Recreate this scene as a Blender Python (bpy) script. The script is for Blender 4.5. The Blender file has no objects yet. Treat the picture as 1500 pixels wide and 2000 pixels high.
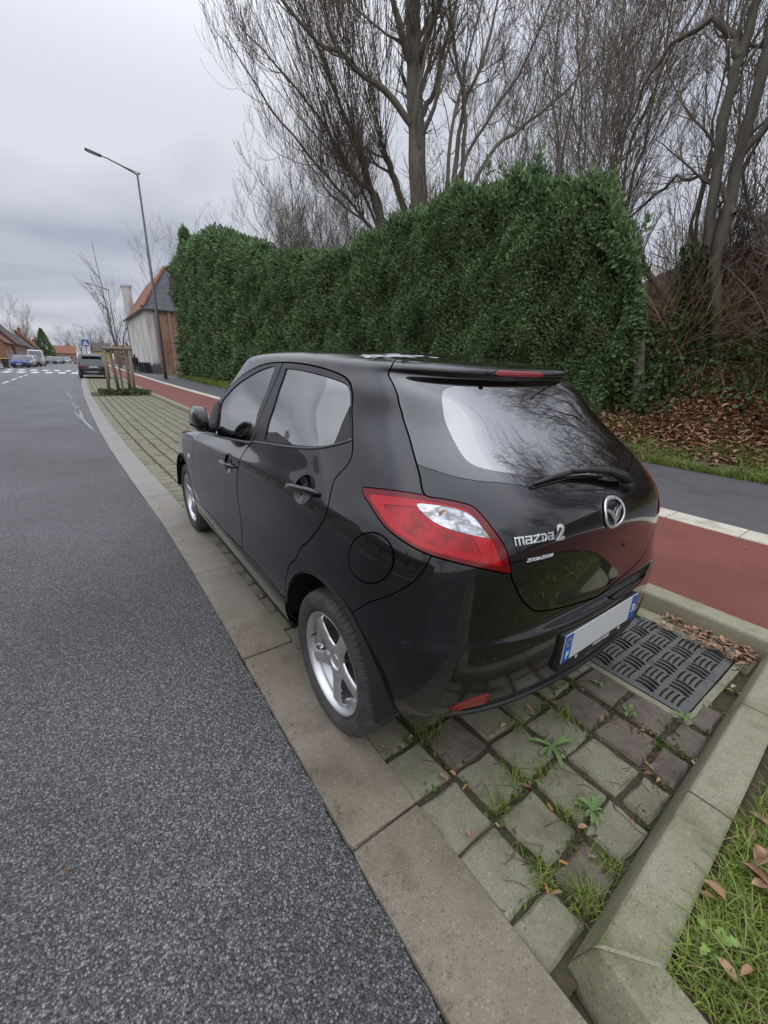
import bpy, bmesh, math, random
import numpy as np
from mathutils import Vector, Matrix
random.seed(7); rng=np.random.default_rng(7)
S=bpy.context.scene; COL=S.collection
R=math.radians
# ---------------------------------------------------------------- camera (wide phone lens, behind left of the car)
cam_d=bpy.data.cameras.new("camera"); cam=bpy.data.objects.new("camera",cam_d); COL.objects.link(cam); S.camera=cam
CAMP=(-1.44158,-0.54405,1.39540); YAW,PITCH,ROLL,FPX=36.31169,19.50886,1.94081,793.026
def cam_basis():
    y,p,r=R(YAW),R(PITCH),R(ROLL)
    f=Vector((math.sin(y)*math.cos(p),math.cos(y)*math.cos(p),-math.sin(p)))
    rt=Vector((math.cos(y),-math.sin(y),0)); up=rt.cross(f)
    return f, math.cos(r)*rt+math.sin(r)*up, -math.sin(r)*rt+math.cos(r)*up
f_,r_,u_=cam_basis()
M=Matrix((( r_.x,u_.x,-f_.x,CAMP[0]),(r_.y,u_.y,-f_.y,CAMP[1]),(r_.z,u_.z,-f_.z,CAMP[2]),(0,0,0,1)))
cam.matrix_world=M
cam_d.sensor_fit='VERTICAL'; cam_d.sensor_height=24; cam_d.lens=24*FPX/2000; cam_d.clip_start=.05; cam_d.clip_end=3000
# ---------------------------------------------------------------- world: overcast daylight, Nishita sky seen through cloud
W=bpy.data.worlds.new("World"); S.world=W; W.use_nodes=True
nt=W.node_tree; nt.nodes.clear()
def wn(t,**k):
    n=nt.nodes.new(t)
    for a,b in k.items(): setattr(n,a,b)
    return n
sun_el,sun_az=R(38),R(-120)
sky=wn('ShaderNodeTexSky',sky_type='NISHITA',sun_disc=False,sun_elevation=sun_el,sun_rotation=sun_az,air_density=1.,dust_density=3.)
tc=wn('ShaderNodeTexCoord'); sep=wn('ShaderNodeSeparateXYZ')
nt.links.new(tc.outputs['Generated'],sep.inputs[0])
# project the direction on a cloud layer: d.xy/(d.z+.18)
ad=wn('ShaderNodeMath',operation='ADD'); ad.inputs[1].default_value=.16
mx=wn('ShaderNodeMath',operation='MAXIMUM'); mx.inputs[1].default_value=0.0
nt.links.new(sep.outputs[2],mx.inputs[0]); nt.links.new(mx.outputs[0],ad.inputs[0])
dv=wn('ShaderNodeVectorMath',operation='DIVIDE'); cmb=wn('ShaderNodeCombineXYZ')
for i in range(3): nt.links.new(ad.outputs[0],cmb.inputs[i])
nt.links.new(tc.outputs['Generated'],dv.inputs[0]); nt.links.new(cmb.outputs[0],dv.inputs[1])
no=wn('ShaderNodeTexNoise'); no.inputs['Scale'].default_value=.8; no.inputs['Detail'].default_value=5; no.inputs['Roughness'].default_value=.45; no.inputs['Distortion'].default_value=.35
nt.links.new(dv.outputs[0],no.inputs['Vector'])
cr=wn('ShaderNodeValToRGB'); e=cr.color_ramp.elements
e[0].position=.36; e[0].color=(2.9,3.15,3.75,1); e[1].position=.64; e[1].color=(5.3,5.45,5.95,1)
k=cr.color_ramp.elements.new(.48); k.color=(3.95,4.15,4.7,1)
nt.links.new(no.outputs['Fac'],cr.inputs[0])
mix=wn('ShaderNodeMix',data_type='RGBA'); mix.inputs['Factor'].default_value=.93
nt.links.new(sky.outputs[0],mix.inputs['A']); nt.links.new(cr.outputs[0],mix.inputs['B'])
bg=wn('ShaderNodeBackground'); bg.inputs[1].default_value=.10
out=wn('ShaderNodeOutputWorld'); zr=wn('ShaderNodeMapRange'); zr.interpolation_type='SMOOTHSTEP'
for a_,b_ in(('From Min',.36),('From Max',1.0),('To Min',1.),('To Max',3.3)): zr.inputs[a_].default_value=b_
nt.links.new(sep.outputs[2],zr.inputs['Value']); vs=wn('ShaderNodeVectorMath',operation='SCALE')   # an overcast sky is brightest overhead
nt.links.new(mix.outputs['Result'],vs.inputs[0]); nt.links.new(zr.outputs[0],vs.inputs['Scale']); nt.links.new(vs.outputs[0],bg.inputs[0]); nt.links.new(bg.outputs[0],out.inputs[0])
sl=bpy.data.lights.new("sun",'SUN'); sl.energy=.5; sl.angle=R(150); sl.color=(1,.97,.93)
so=bpy.data.objects.new("sun",sl); COL.objects.link(so)
so.rotation_euler=(R(90)-sun_el,0,R(180)-sun_az)   # shines from the sky texture's sun direction
S.view_settings.view_transform='Standard'; S.view_settings.look='None'; S.view_settings.exposure=.52; S.view_settings.gamma=1
try: S.cycles.max_bounces=8; S.cycles.transparent_max_bounces=16
except Exception: pass

# ---------------------------------------------------------------- helpers
def tag(o,label=None,cat=None,group=None,kind=None):
    for k,v in(('label',label),('category',cat),('group',group),('kind',kind)):
        if v: o[k]=v
    return o
def empty(name,loc=(0,0,0),rz=0,label=None,cat=None,group=None):
    o=bpy.data.objects.new(name,None); COL.objects.link(o); o.location=loc; o.rotation_euler[2]=rz; o.empty_display_size=.2
    return tag(o,label,cat,group)
def mesh_obj(name,V,F,mat,parent=None,smooth=False,normals=None,mi=None):
    me=bpy.data.meshes.new(name)
    V=np.asarray(V,np.float32).reshape(-1,3)
    if isinstance(F,np.ndarray):
        n=len(F);k=F.shape[1]
        me.vertices.add(len(V)); me.vertices.foreach_set('co',V.ravel())
        me.loops.add(n*k); me.loops.foreach_set('vertex_index',F.astype(np.int32).ravel())
        me.polygons.add(n); me.polygons.foreach_set('loop_start',(np.arange(n)*k).astype(np.int32))
        try: me.polygons.foreach_set('loop_total',np.full(n,k,np.int32))
        except Exception: pass
        me.update(calc_edges=True)
    else: me.from_pydata([tuple(map(float,v)) for v in V],[],[tuple(map(int,f)) for f in F]); me.update()
    for m in (mat if isinstance(mat,(list,tuple)) else [mat]): me.materials.append(m)
    if mi is not None: me.polygons.foreach_set('material_index',np.asarray(mi,np.int32))
    if smooth: me.polygons.foreach_set('use_smooth',np.ones(len(me.polygons),bool))
    if normals is not None and len(me.vertices)==len(normals): me.normals_split_custom_set_from_vertices([tuple(map(float,n)) for n in normals])
    me.update()
    o=bpy.data.objects.new(name,me); COL.objects.link(o)
    if parent: o.parent=parent
    return o
class MB:
    """collects polygons, then builds one mesh"""
    def __init__(s): s.v=[]; s.f=[]; s.m=[]; s.cur=0
    def add(s,V,F):
        b=len(s.v); s.v+= [tuple(p) for p in V]; s.f+=[tuple(i+b for i in q) for q in F]; s.m+=[s.cur]*len(F); return s
    def box(s,c,d,rz=0,bev=0,ry=0,rx=0):
        x,y,z=d[0]/2,d[1]/2,d[2]/2
        if bev<=0:
            V=[(a*x,b*y,e*z) for e in(-1,1) for b in(-1,1) for a in(-1,1)]
            F=[(0,2,3,1),(4,5,7,6),(0,1,5,4),(2,6,7,3),(0,4,6,2),(1,3,7,5)]
        else:
            bm=bmesh.new(); bmesh.ops.create_cube(bm,size=1); bmesh.ops.scale(bm,vec=d,verts=bm.verts)
            bmesh.ops.bevel(bm,geom=bm.edges[:],offset=bev,segments=2,affect='EDGES',profile=.6)
            bm.verts.ensure_lookup_table(); V=[v.co[:] for v in bm.verts]; F=[[v.index for v in f.verts] for f in bm.faces]; bm.free()
        m=Matrix.Rotation(rz,3,'Z')@Matrix.Rotation(ry,3,'Y')@Matrix.Rotation(rx,3,'X')
        return s.add([(m@Vector(p)+Vector(c))[:] for p in V],F)
    def tube(s,pts,r,n=8,cap=True):
        pts=[Vector(p) for p in pts]; rr=[float(q) for q in r] if hasattr(r,'__len__') else [float(r)]*len(pts); V=[];F=[]
        up=Vector((0,0,1)); 
        for i,p in enumerate(pts):
            t=(pts[min(i+1,len(pts)-1)]-pts[max(i-1,0)]).normalized()
            a=t.cross(up if abs(t.z)<.95 else Vector((0,1,0))).normalized(); b=t.cross(a)
            for k in range(n): w=2*math.pi*k/n; V.append((p+rr[i]*(math.cos(w)*a+math.sin(w)*b))[:])
        for i in range(len(pts)-1):
            for k in range(n): F.append((i*n+k,i*n+(k+1)%n,(i+1)*n+(k+1)%n,(i+1)*n+k))
        if cap: F.append(tuple(range(n))[::-1]); F.append(tuple(range((len(pts)-1)*n,len(pts)*n)))
        return s.add(V,F)
    def prism(s,poly,z0,z1,f=None):
        n=len(poly); V=[(x,y,z0) for x,y in poly]+[(x,y,z1) for x,y in poly]
        if f: V=[f(*p) for p in V]
        return s.add(V,[tuple(range(n))[::-1],tuple(range(n,2*n))]+[(i,(i+1)%n,n+(i+1)%n,n+i) for i in range(n)])
    def lathe(s,prof,n=48,axis='x',c=(0,0,0)):
        V=[];F=[];m=len(prof)
        for k in range(n):
            a=2*math.pi*k/n
            for (h,r) in prof:
                p={'x':(h,r*math.cos(a),r*math.sin(a)),'z':(r*math.cos(a),r*math.sin(a),h),'y':(r*math.cos(a),h,r*math.sin(a))}[axis]
                V.append((p[0]+c[0],p[1]+c[1],p[2]+c[2]))
        for k in range(n):
            for i in range(m-1): F.append((k*m+i,k*m+i+1,((k+1)%n)*m+i+1,((k+1)%n)*m+i))
        return s.add(V,F)
    def build(s,name,mat,parent=None,smooth=False,auto=None,recalc=True):
        o=mesh_obj(name,s.v,s.f,mat,parent,smooth,mi=s.m)
        if recalc:
            bm=bmesh.new(); bm.from_mesh(o.data); bmesh.ops.recalc_face_normals(bm,faces=bm.faces); bm.to_mesh(o.data); bm.free()
        if auto: sharp(o,auto)
        return o
def sharp(o,deg):
    me=o.data; me.polygons.foreach_set('use_smooth',np.ones(len(me.polygons),bool))
    bm=bmesh.new(); bm.from_mesh(me); c=math.radians(deg)
    for e in bm.edges:
        if len(e.link_faces)==2 and e.calc_face_angle(0)>c: e.smooth=False
    bm.to_mesh(me); bm.free()
# ---- materials
def mat(name,col=(.5,.5,.5),rough=.5,metal=0,spec=.5,coat=0,**k):
    m=bpy.data.materials.new(name); m.use_nodes=True; p=m.node_tree.nodes['Principled BSDF']
    p.inputs['Base Color'].default_value=(*col,1); p.inputs['Roughness'].default_value=rough; p.inputs['Metallic'].default_value=metal
    p.inputs['Specular IOR Level'].default_value=spec; p.inputs['Coat Weight'].default_value=coat; p.inputs['Coat Roughness'].default_value=.03
    for a,b in k.items(): p.inputs[a].default_value=b
    return m
def N(m,t,**k):
    n=m.node_tree.nodes.new(t)
    for a,b in k.items():
        if a in n.inputs: n.inputs[a].default_value=b
        else: setattr(n,a,b)
    return n
def LK(m,a,b): m.node_tree.links.new(a,b)
def noisy(m,cols,scale=5,detail=6,rough=.6,bump=0,bscale=None,pos=None,dist=.02,coord='Object',target='Base Color',stretch=None,rr=None):
    """base colour from a ramp over noise, plus bump"""
    p=m.node_tree.nodes['Principled BSDF']; tc=N(m,'ShaderNodeTexCoord'); mp=N(m,'ShaderNodeMapping')
    if stretch: mp.inputs['Scale'].default_value=stretch
    LK(m,tc.outputs[coord],mp.inputs[0])
    n=N(m,'ShaderNodeTexNoise',Scale=scale,Detail=detail,Roughness=rough); LK(m,mp.outputs[0],n.inputs['Vector'])
    cr=N(m,'ShaderNodeValToRGB'); el=cr.color_ramp.elements
    pos=pos or [.3+.4*i/(len(cols)-1) for i in range(len(cols))]
    while len(el)<len(cols): el.new(.5)
    for e,c,q in zip(el,cols,pos): e.position=q; e.color=(*c,1)
    LK(m,n.outputs['Fac'],cr.inputs[0]); LK(m,cr.outputs[0],p.inputs[target])
    if rr:
        mr=N(m,'ShaderNodeMapRange'); mr.inputs['To Min'].default_value,mr.inputs['To Max'].default_value=rr
        mr.inputs['From Min'].default_value=.3; mr.inputs['From Max'].default_value=.7
        LK(m,n.outputs['Fac'],mr.inputs['Value']); LK(m,mr.outputs[0],p.inputs['Roughness'])
    if bump:
        n2=N(m,'ShaderNodeTexNoise',Scale=bscale or scale*4,Detail=5,Roughness=.6); LK(m,mp.outputs[0],n2.inputs['Vector'])
        b=N(m,'ShaderNodeBump',Strength=bump,Distance=dist); LK(m,n2.outputs['Fac'],b.inputs['Height']); LK(m,b.outputs[0],p.inputs['Normal'])
    return m,cr,n,mp
def copy_tree(o,parent=None):
    c=o.copy(); COL.objects.link(c)
    if parent: c.parent=parent
    for ch in list(o.children): copy_tree(ch,c)
    return c
def text_mesh(s,size,extrude=.002,bold=0,shear=0,space=1.0,bevel=0):
    cu=bpy.data.curves.new('text','FONT'); cu.body=s; cu.size=size; cu.extrude=extrude; cu.offset=bold; cu.shear=shear; cu.space_character=space; cu.align_x='CENTER'; cu.align_y='CENTER'
    cu.bevel_depth=bevel
    o=bpy.data.objects.new('text',cu); COL.objects.link(o); bpy.context.view_layer.update()
    me=bpy.data.meshes.new_from_object(o); V=[v.co[:] for v in me.vertices]; F=[list(p.vertices) for p in me.polygons]
    bpy.data.objects.remove(o); bpy.data.curves.remove(cu); bpy.data.meshes.remove(me)
    return np.array(V),F
def kx(y):
    """sideways drift of the kerb lines along the street (a very gentle bend)"""
    return float(np.interp(y,[-50,2,3.5,4.5,7,10,14,20,28,37,50,70,110,170],[0,0,-.03,-.08,-.18,-.25,-.30,-.33,-.30,-.16,.05,.55,1.5,3.2]))
class SM: pass
def split(s,d):
    """marching split of triangle mesh at d=0 -> the part with d<0"""
    sg=d<0; n=sg[s.T].sum(1); keep=s.T[n==3]; cutT=s.T[(n==1)|(n==2)]; one=sg[cutT].sum(1)==1
    V,Nn,U=[s.V],[s.N],[s.U]; cache={}; newT=[]; cnt=len(s.V); nv,nn,nu=[],[],[]
    def mid(i,j):
        nonlocal cnt
        k=(i,j) if i<j else (j,i)
        if k in cache: return cache[k]
        t=d[k[0]]/(d[k[0]]-d[k[1]]); nv.append(s.V[k[0]]*(1-t)+s.V[k[1]]*t); nn.append(s.N[k[0]]*(1-t)+s.N[k[1]]*t); nu.append(s.U[k[0]]*(1-t)+s.U[k[1]]*t)
        cache[k]=cnt; cnt+=1; return cnt-1
    for t,o in zip(cutT.tolist(),one.tolist()):
        f=[bool(sg[q]) for q in t]; k=f.index(True) if o else f.index(False); a,b,c=t[k],t[(k+1)%3],t[(k+2)%3]
        if o: newT.append((a,mid(a,b),mid(a,c)))
        else: x,y=mid(a,b),mid(a,c); newT+= [(x,b,c),(x,c,y)]
    r=SM(); r.V=np.concatenate([s.V]+([np.array(nv)] if nv else [])); r.N=np.concatenate([s.N]+([np.array(nn)] if nv else [])); r.U=np.concatenate([s.U]+([np.array(nu)] if nv else []))
    T=np.concatenate([keep]+([np.array(newT)] if newT else [])); used=np.unique(T); mp=np.full(len(r.V),-1); mp[used]=np.arange(len(used))
    r.V,r.N,r.U,r.T=r.V[used],r.N[used],r.U[used],mp[T]; return r
def finish(s,off=0.,thick=.012,both=False,right=False):
    """boundary skirt, optional mirror to make a symmetric part"""
    V=s.V+s.N*off; T=s.T; Nn=s.N
    if thick>0:
        e=np.concatenate([T[:,[0,1]],T[:,[1,2]],T[:,[2,0]]]); k=np.sort(e,1); key=k[:,0]*10**7+k[:,1]; u,ix,ct=np.unique(key,return_index=True,return_counts=True)
        be=e[ix[ct==1]]; be=be[~((np.abs(V[be[:,0],0])<1e-6)&(np.abs(V[be[:,1],0])<1e-6))]
        bv=np.unique(be); mp=np.full(len(V),-1); mp[bv]=np.arange(len(bv))+len(V)
        dup=np.arange(len(bv))+len(V)+len(bv)
        # skirt has own vertices so that its shading stays separate
        Vs=np.concatenate([V,V[bv],V[bv]-s.N[bv]*thick]); a,b=mp[be[:,0]],mp[be[:,1]]; a2,b2=a+len(bv),b+len(bv)
        sk=np.concatenate([np.stack([b,a,a2],1),np.stack([b,a2,b2],1)])
        t=V[be[:,1]]-V[be[:,0]]; nn=np.cross(t,s.N[be[:,0]]); sn=np.zeros((len(V)+len(bv),3)); np.add.at(sn,mp[be[:,0]],nn); np.add.at(sn,mp[be[:,1]],nn); sn=sn[len(V):]; sn/=np.linalg.norm(sn,axis=1,keepdims=True)+1e-12
        V=Vs; Nn=np.concatenate([s.N,sn,sn]); T=np.concatenate([T,sk])
    # winding check: face normals along vertex normals
    fn=np.cross(V[T[:,1]]-V[T[:,0]],V[T[:,2]]-V[T[:,0]]); w=(fn*Nn[T[:,0]]).sum(1)<0; T=T.copy(); T[w]=T[w][:,::-1]
    Nn=Nn/(np.linalg.norm(Nn,axis=1,keepdims=True)+1e-12)
    if right or both:
        V2=V*[-1,1,1]; N2=Nn*[-1,1,1]; T2=T[:,::-1]
        if right: return V2,N2,T2
        return np.concatenate([V,V2]),np.concatenate([Nn,N2]),np.concatenate([T,T2+len(V)])
    return V,Nn,T

# ================================================================ ground, road, kerbs, paving
def strip(name,xs,y0,y1,mat_,zs,step=None,kind='structure',wob=0):
    """sheet between two or more x offsets that follow the street"""
    ys=[];y=y0
    while y<y1: ys.append(y); y+= (.05 if wob and y<6 else .5 if y<60 else 4) if step is None else step
    ys.append(y1); V=[];F=[];m=len(xs)
    for y in ys:
        for j,(x,z) in enumerate(zip(xs,zs)):
            w=wob*(rng.random()-.5) if (wob and j==m-1) else 0
            V.append((x+kx(y)+w,y,z))
    for i in range(len(ys)-1):
        for j in range(m-1): F.append((i*m+j,i*m+j+1,(i+1)*m+j+1,(i+1)*m+j))
    o=mesh_obj(name,V,F,mat_); return tag(o,kind=kind)
# --- asphalt: dark binder with lighter stone chips, coarse up close
asph=mat('asphalt',(.06,.06,.065),.62,spec=.4)
p=asph.node_tree.nodes['Principled BSDF']; tcn=N(asph,'ShaderNodeTexCoord')
nw=N(asph,'ShaderNodeTexNoise',Scale=40,Detail=2); LK(asph,tcn.outputs['Object'],nw.inputs['Vector'])
mxv=N(asph,'ShaderNodeMix'); mxv.data_type='VECTOR'; mxv.inputs['Factor'].default_value=.006
LK(asph,tcn.outputs['Object'],mxv.inputs['A']); LK(asph,nw.outputs['Color'],mxv.inputs['B'])
v1=N(asph,'ShaderNodeTexVoronoi',Scale=180); LK(asph,mxv.outputs['Result'],v1.inputs['Vector'])
sx_=N(asph,'ShaderNodeSeparateColor'); LK(asph,v1.outputs['Color'],sx_.inputs[0])
cr=N(asph,'ShaderNodeValToRGB'); el=cr.color_ramp.elements; el[0].position=0; el[0].color=(.060,.060,.061,1); el[1].position=1; el[1].color=(.35,.335,.31,1)
k=el.new(.55); k.color=(.125,.124,.125,1); k=el.new(.86); k.color=(.215,.213,.212,1); k=el.new(.95); k.color=(.32,.312,.298,1)
LK(asph,sx_.outputs[0],cr.inputs[0])
big=N(asph,'ShaderNodeTexNoise',Scale=.7,Detail=7); LK(asph,tcn.outputs['Object'],big.inputs['Vector'])
mr=N(asph,'ShaderNodeMapRange'); mr.inputs['From Min'].default_value=.3; mr.inputs['From Max'].default_value=.7; mr.inputs['To Min'].default_value=.68; mr.inputs['To Max'].default_value=1.25; LK(asph,big.outputs['Fac'],mr.inputs['Value'])
edge=N(asph,'ShaderNodeMapRange'); edge.inputs['From Min'].default_value=.30; edge.inputs['From Max'].default_value=.62; edge.inputs['To Min'].default_value=1.; edge.inputs['To Max'].default_value=.45; LK(asph,v1.outputs['Distance'],edge.inputs['Value'])
mm=N(asph,'ShaderNodeMath'); mm.operation='MULTIPLY'; LK(asph,mr.outputs[0],mm.inputs[0]); LK(asph,edge.outputs[0],mm.inputs[1])
vm=N(asph,'ShaderNodeVectorMath'); vm.operation='SCALE'; LK(asph,cr.outputs[0],vm.inputs[0]); LK(asph,mm.outputs[0],vm.inputs['Scale']); LK(asph,vm.outputs[0],p.inputs['Base Color'])
n3=N(asph,'ShaderNodeTexNoise',Scale=60,Detail=4,Roughness=.7); LK(asph,tcn.outputs['Object'],n3.inputs['Vector'])
hh=N(asph,'ShaderNodeMath'); hh.operation='MULTIPLY_ADD'; hh.inputs[1].default_value=-1.0; LK(asph,v1.outputs['Distance'],hh.inputs[0]); LK(asph,n3.outputs['Fac'],hh.inputs[2])
bp_=N(asph,'ShaderNodeBump',Strength=.75,Distance=.007); LK(asph,hh.outputs[0],bp_.inputs['Height']); LK(asph,bp_.outputs[0],p.inputs['Normal'])
rr_=N(asph,'ShaderNodeMapRange'); rr_.inputs['To Min'].default_value=.30; rr_.inputs['To Max'].default_value=.60; LK(asph,sx_.outputs[1],rr_.inputs['Value']); LK(asph,rr_.outputs[0],p.inputs['Roughness'])
road=strip('road',[-8.0,-4.5,-2.2,-1.01],-12,230,asph,[0,.0,0,.0],wob=.014)
# --- base ground sheet
gm_=mat('soil',(.09,.07,.045),.95); noisy(gm_,[(.05,.045,.025),(.10,.085,.05),(.06,.08,.03)],scale=.6,detail=8)
tag(mesh_obj('ground',[(-900,-60,-.06),(900,-60,-.06),(900,1500,-.06),(-900,1500,-.06)],[(0,1,2,3)],gm_),kind='structure')
gr2=mat('far_field',(.07,.085,.035),.95); 
# --- concrete family
def concrete(name,cols,sc=2.2,rough=.85,spk=260):
    m=mat(name,cols[0],rough,spec=.3); _,cr,n,mp=noisy(m,cols,scale=sc,detail=9,rough=.65,bump=.25,bscale=160,dist=.003)
    p=m.node_tree.nodes['Principled BSDF']; v=N(m,'ShaderNodeTexVoronoi',Scale=spk); LK(m,mp.outputs[0],v.inputs['Vector'])
    sp=N(m,'ShaderNodeSeparateColor'); LK(m,v.outputs['Color'],sp.inputs[0]); c2=N(m,'ShaderNodeValToRGB'); e=c2.color_ramp.elements
    e[0].position=.0; e[0].color=(.62,.60,.58,1); e[1].position=1; e[1].color=(1.55,1.45,1.3,1); k=e.new(.12); k.color=(.95,.95,.95,1); k=e.new(.93); k.color=(1.05,1.05,1.05,1)
    mu=N(m,'ShaderNodeMix'); mu.data_type='RGBA'; mu.blend_type='MULTIPLY'; mu.inputs['Factor'].default_value=1
    LK(m,sp.outputs[0],c2.inputs[0]); LK(m,cr.outputs[0],mu.inputs['A']); LK(m,c2.outputs[0],mu.inputs['B']); LK(m,mu.outputs['Result'],p.inputs['Base Color']); return m
conc=concrete('strip_concrete',[(.10,.082,.056),(.175,.150,.108),(.225,.195,.145),(.14,.118,.082)],2.6)
# the strip is soiled brown where cars stand near the bay end and clean grey further on
_p=conc.node_tree.nodes['Principled BSDF']; _t=N(conc,'ShaderNodeTexCoord'); _s=N(conc,'ShaderNodeSeparateXYZ'); LK(conc,_t.outputs['Object'],_s.inputs[0])
_n=N(conc,'ShaderNodeTexNoise',Scale=1.1,Detail=6); LK(conc,_t.outputs['Object'],_n.inputs['Vector']); _a=N(conc,'ShaderNodeMath'); _a.operation='MULTIPLY_ADD'; _a.inputs[1].default_value=4.; LK(conc,_n.outputs['Fac'],_a.inputs[0]); LK(conc,_s.outputs[1],_a.inputs[2])
_r=N(conc,'ShaderNodeMapRange'); 
for a_,b_ in(('From Min',2.6),('From Max',7.5),('To Min',0.),('To Max',.85)): _r.inputs[a_].default_value=b_
LK(conc,_a.outputs[0],_r.inputs['Value']); _l=[k for k in conc.node_tree.links if k.to_socket==_p.inputs['Base Color']][0].from_socket
_x=N(conc,'ShaderNodeMix'); _x.data_type='RGBA'; _x.inputs['B'].default_value=(.30,.285,.268,1); LK(conc,_r.outputs[0],_x.inputs['Factor']); LK(conc,_l,_x.inputs['A']); LK(conc,_x.outputs['Result'],_p.inputs['Base Color'])
kerbc=concrete('kerb_concrete',[(.12,.12,.055),(.24,.225,.15),(.29,.27,.19),(.17,.165,.095)],2.2)
pavec=concrete('paver_concrete',[(.10,.095,.055),(.185,.175,.118),(.235,.222,.16),(.13,.115,.078)],3.1)
pave2=concrete('dark_paver_concrete',[(.06,.048,.036),(.12,.10,.078),(.165,.14,.11),(.09,.08,.05)],6)
def add_slab(b,c4,z0,z1,bev=.006,jag=0):
    """bevelled slab on four ground corners (ccw)"""
    c=[Vector((x,y,0)) for x,y in c4]; m=sum(c,Vector())/4; n=[]
    ins=[p+(m-p).normalized()*bev*1.5 for p in c]
    def ringp(ps,z):
        out=[]
        for i in range(4):
            a,q=ps[i],ps[(i+1)%4]
            for t in(0.02,.35,.65,.98):
                w=a.lerp(q,t); j=Vector(((random.random()-.5)*jag,(random.random()-.5)*jag,0)); out.append((w.x+j.x,w.y+j.y,z))
        return out
    A=ringp(c,z0);B=ringp(c,z1-bev);C=[(x+(m.x-x)*bev*1.2/max(.05,(Vector((x,y,0))-m).length),y+(m.y-y)*bev*1.2/max(.05,(Vector((x,y,0))-m).length),z1) for x,y,z in B]
    n=len(A); b.add(A+B+C,[(i,(i+1)%n,n+(i+1)%n,n+i) for i in range(n)]+[(n+i,n+(i+1)%n,2*n+(i+1)%n,2*n+i) for i in range(n)]+[tuple(range(2*n,3*n))])
# concrete gutter strip (slabs about a metre long)
b=MB(); y=-6.06
rs=random.Random(3)
while y<190:
    L=1.036 if y<80 else 6.2; g=.004
    add_slab(b,[(-1.01+kx(y)+g,y+g),(-.742+kx(y)-g,y+g),(-.742+kx(y+L)-g,y+L-g),(-1.01+kx(y+L)+g,y+L-g)],-.05,.006+rs.random()*.003,.004,.003); y+=L
kst=b.build('kerb_strip',conc); tag(kst,kind='structure'); sharp(kst,50)
# joint soil under the bay
joint=mat('joint_soil',(.035,.028,.018),.95); noisy(joint,[(.030,.022,.014),(.075,.055,.035),(.05,.055,.02),(.10,.07,.045)],scale=26,detail=8,bump=.8,bscale=120,dist=.01)
strip('bay_bed',[-.80,.2,1.30],-.40,190,joint,[-.012,-.012,-.012])
# pavers
b=MB(); b2=MB()
GX0,GX1,GY0,GY1=.40,1.23,-.235,.30
for iy in range(-2,330):
    yy=iy*.1935-.03
    if 19.3<yy<21.3 : continue
    if yy>62: break
    for ix in range(10):
        off=((ix*7)%3-1)*.012+(.0 if yy<2.6 else .0)
        x0=-.752+ix*.2005; x1=x0+.172; y0=yy+off+.010; y1=y0+.178
        far=yy>8; jg=0 if far else .007
        if ix==9: x1=min(x1,1.235)
        if y1>GY0 and y0<GY1 and x1>GX0+.03 and yy<1: continue
        if y0<-.25:
            y0=-.350+.030*(x0+.7)
            if y1-y0<.045: continue
        k=kx((y0+y1)/2); dz=(rs.random()-.5)*(.009 if yy<6 else .003)
        j=lambda: (rs.random()-.5)*.012 if yy<6 else 0
        tgt=b2 if (yy<.35 and (x0>.0 and y0<.0)) or (yy<2 and rs.random()<.05) else b
        add_slab(tgt,[(x0+k+j(),y0+j()),(x1+k+j(),y0+j()),(x1+k+j(),y1+j()),(x0+k+j(),y1+j())],-.03,.004+dz,.009 if not far else .006,jg)
pv=b.build('bay_paving',pavec); tag(pv,kind='structure'); sharp(pv,40); pv2=b2.build('bay_paving',pave2); tag(pv2,kind='structure'); sharp(pv2,40)
# concrete surround and the cast iron gully grate (real slots over a pit)
b=MB()
gx0,gx1,gy0,gy1=.468,1.135,-.222,.262; SK=-.02
add_slab(b,[(gx1+.006,GY0-.02),(1.245,GY0-.02),(1.245,GY1+.02),(gx1+.006,GY1+.02)],-.04,.004,.005,.004); add_slab(b,[(.42,gy1+.008),(gx1,gy1+.008),(gx1,gy1+.05),(.42,gy1+.05)],-.04,.003,.004,.006)
add_slab(b,[(.425,gy0-.03),(gx1,gy0-.045),(gx1,gy0-.006),(.425,gy0-.006)],-.04,.003,.004,.006)
add_slab(b,[(.425,gy0-.006),(gx0-.006,gy0-.006),(gx0-.006,gy1+.05),(.425,gy1+.05)],-.04,.003,.004,.004)
o=b.build('gully_surround',kerbc); tag(o,kind='structure')
iron=mat('cast_iron',(.06,.06,.062),.5,metal=.35); noisy(iron,[(.075,.075,.077),(.15,.147,.14),(.10,.088,.072)],scale=9,detail=7,bump=.35,bscale=120,dist=.003)
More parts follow.
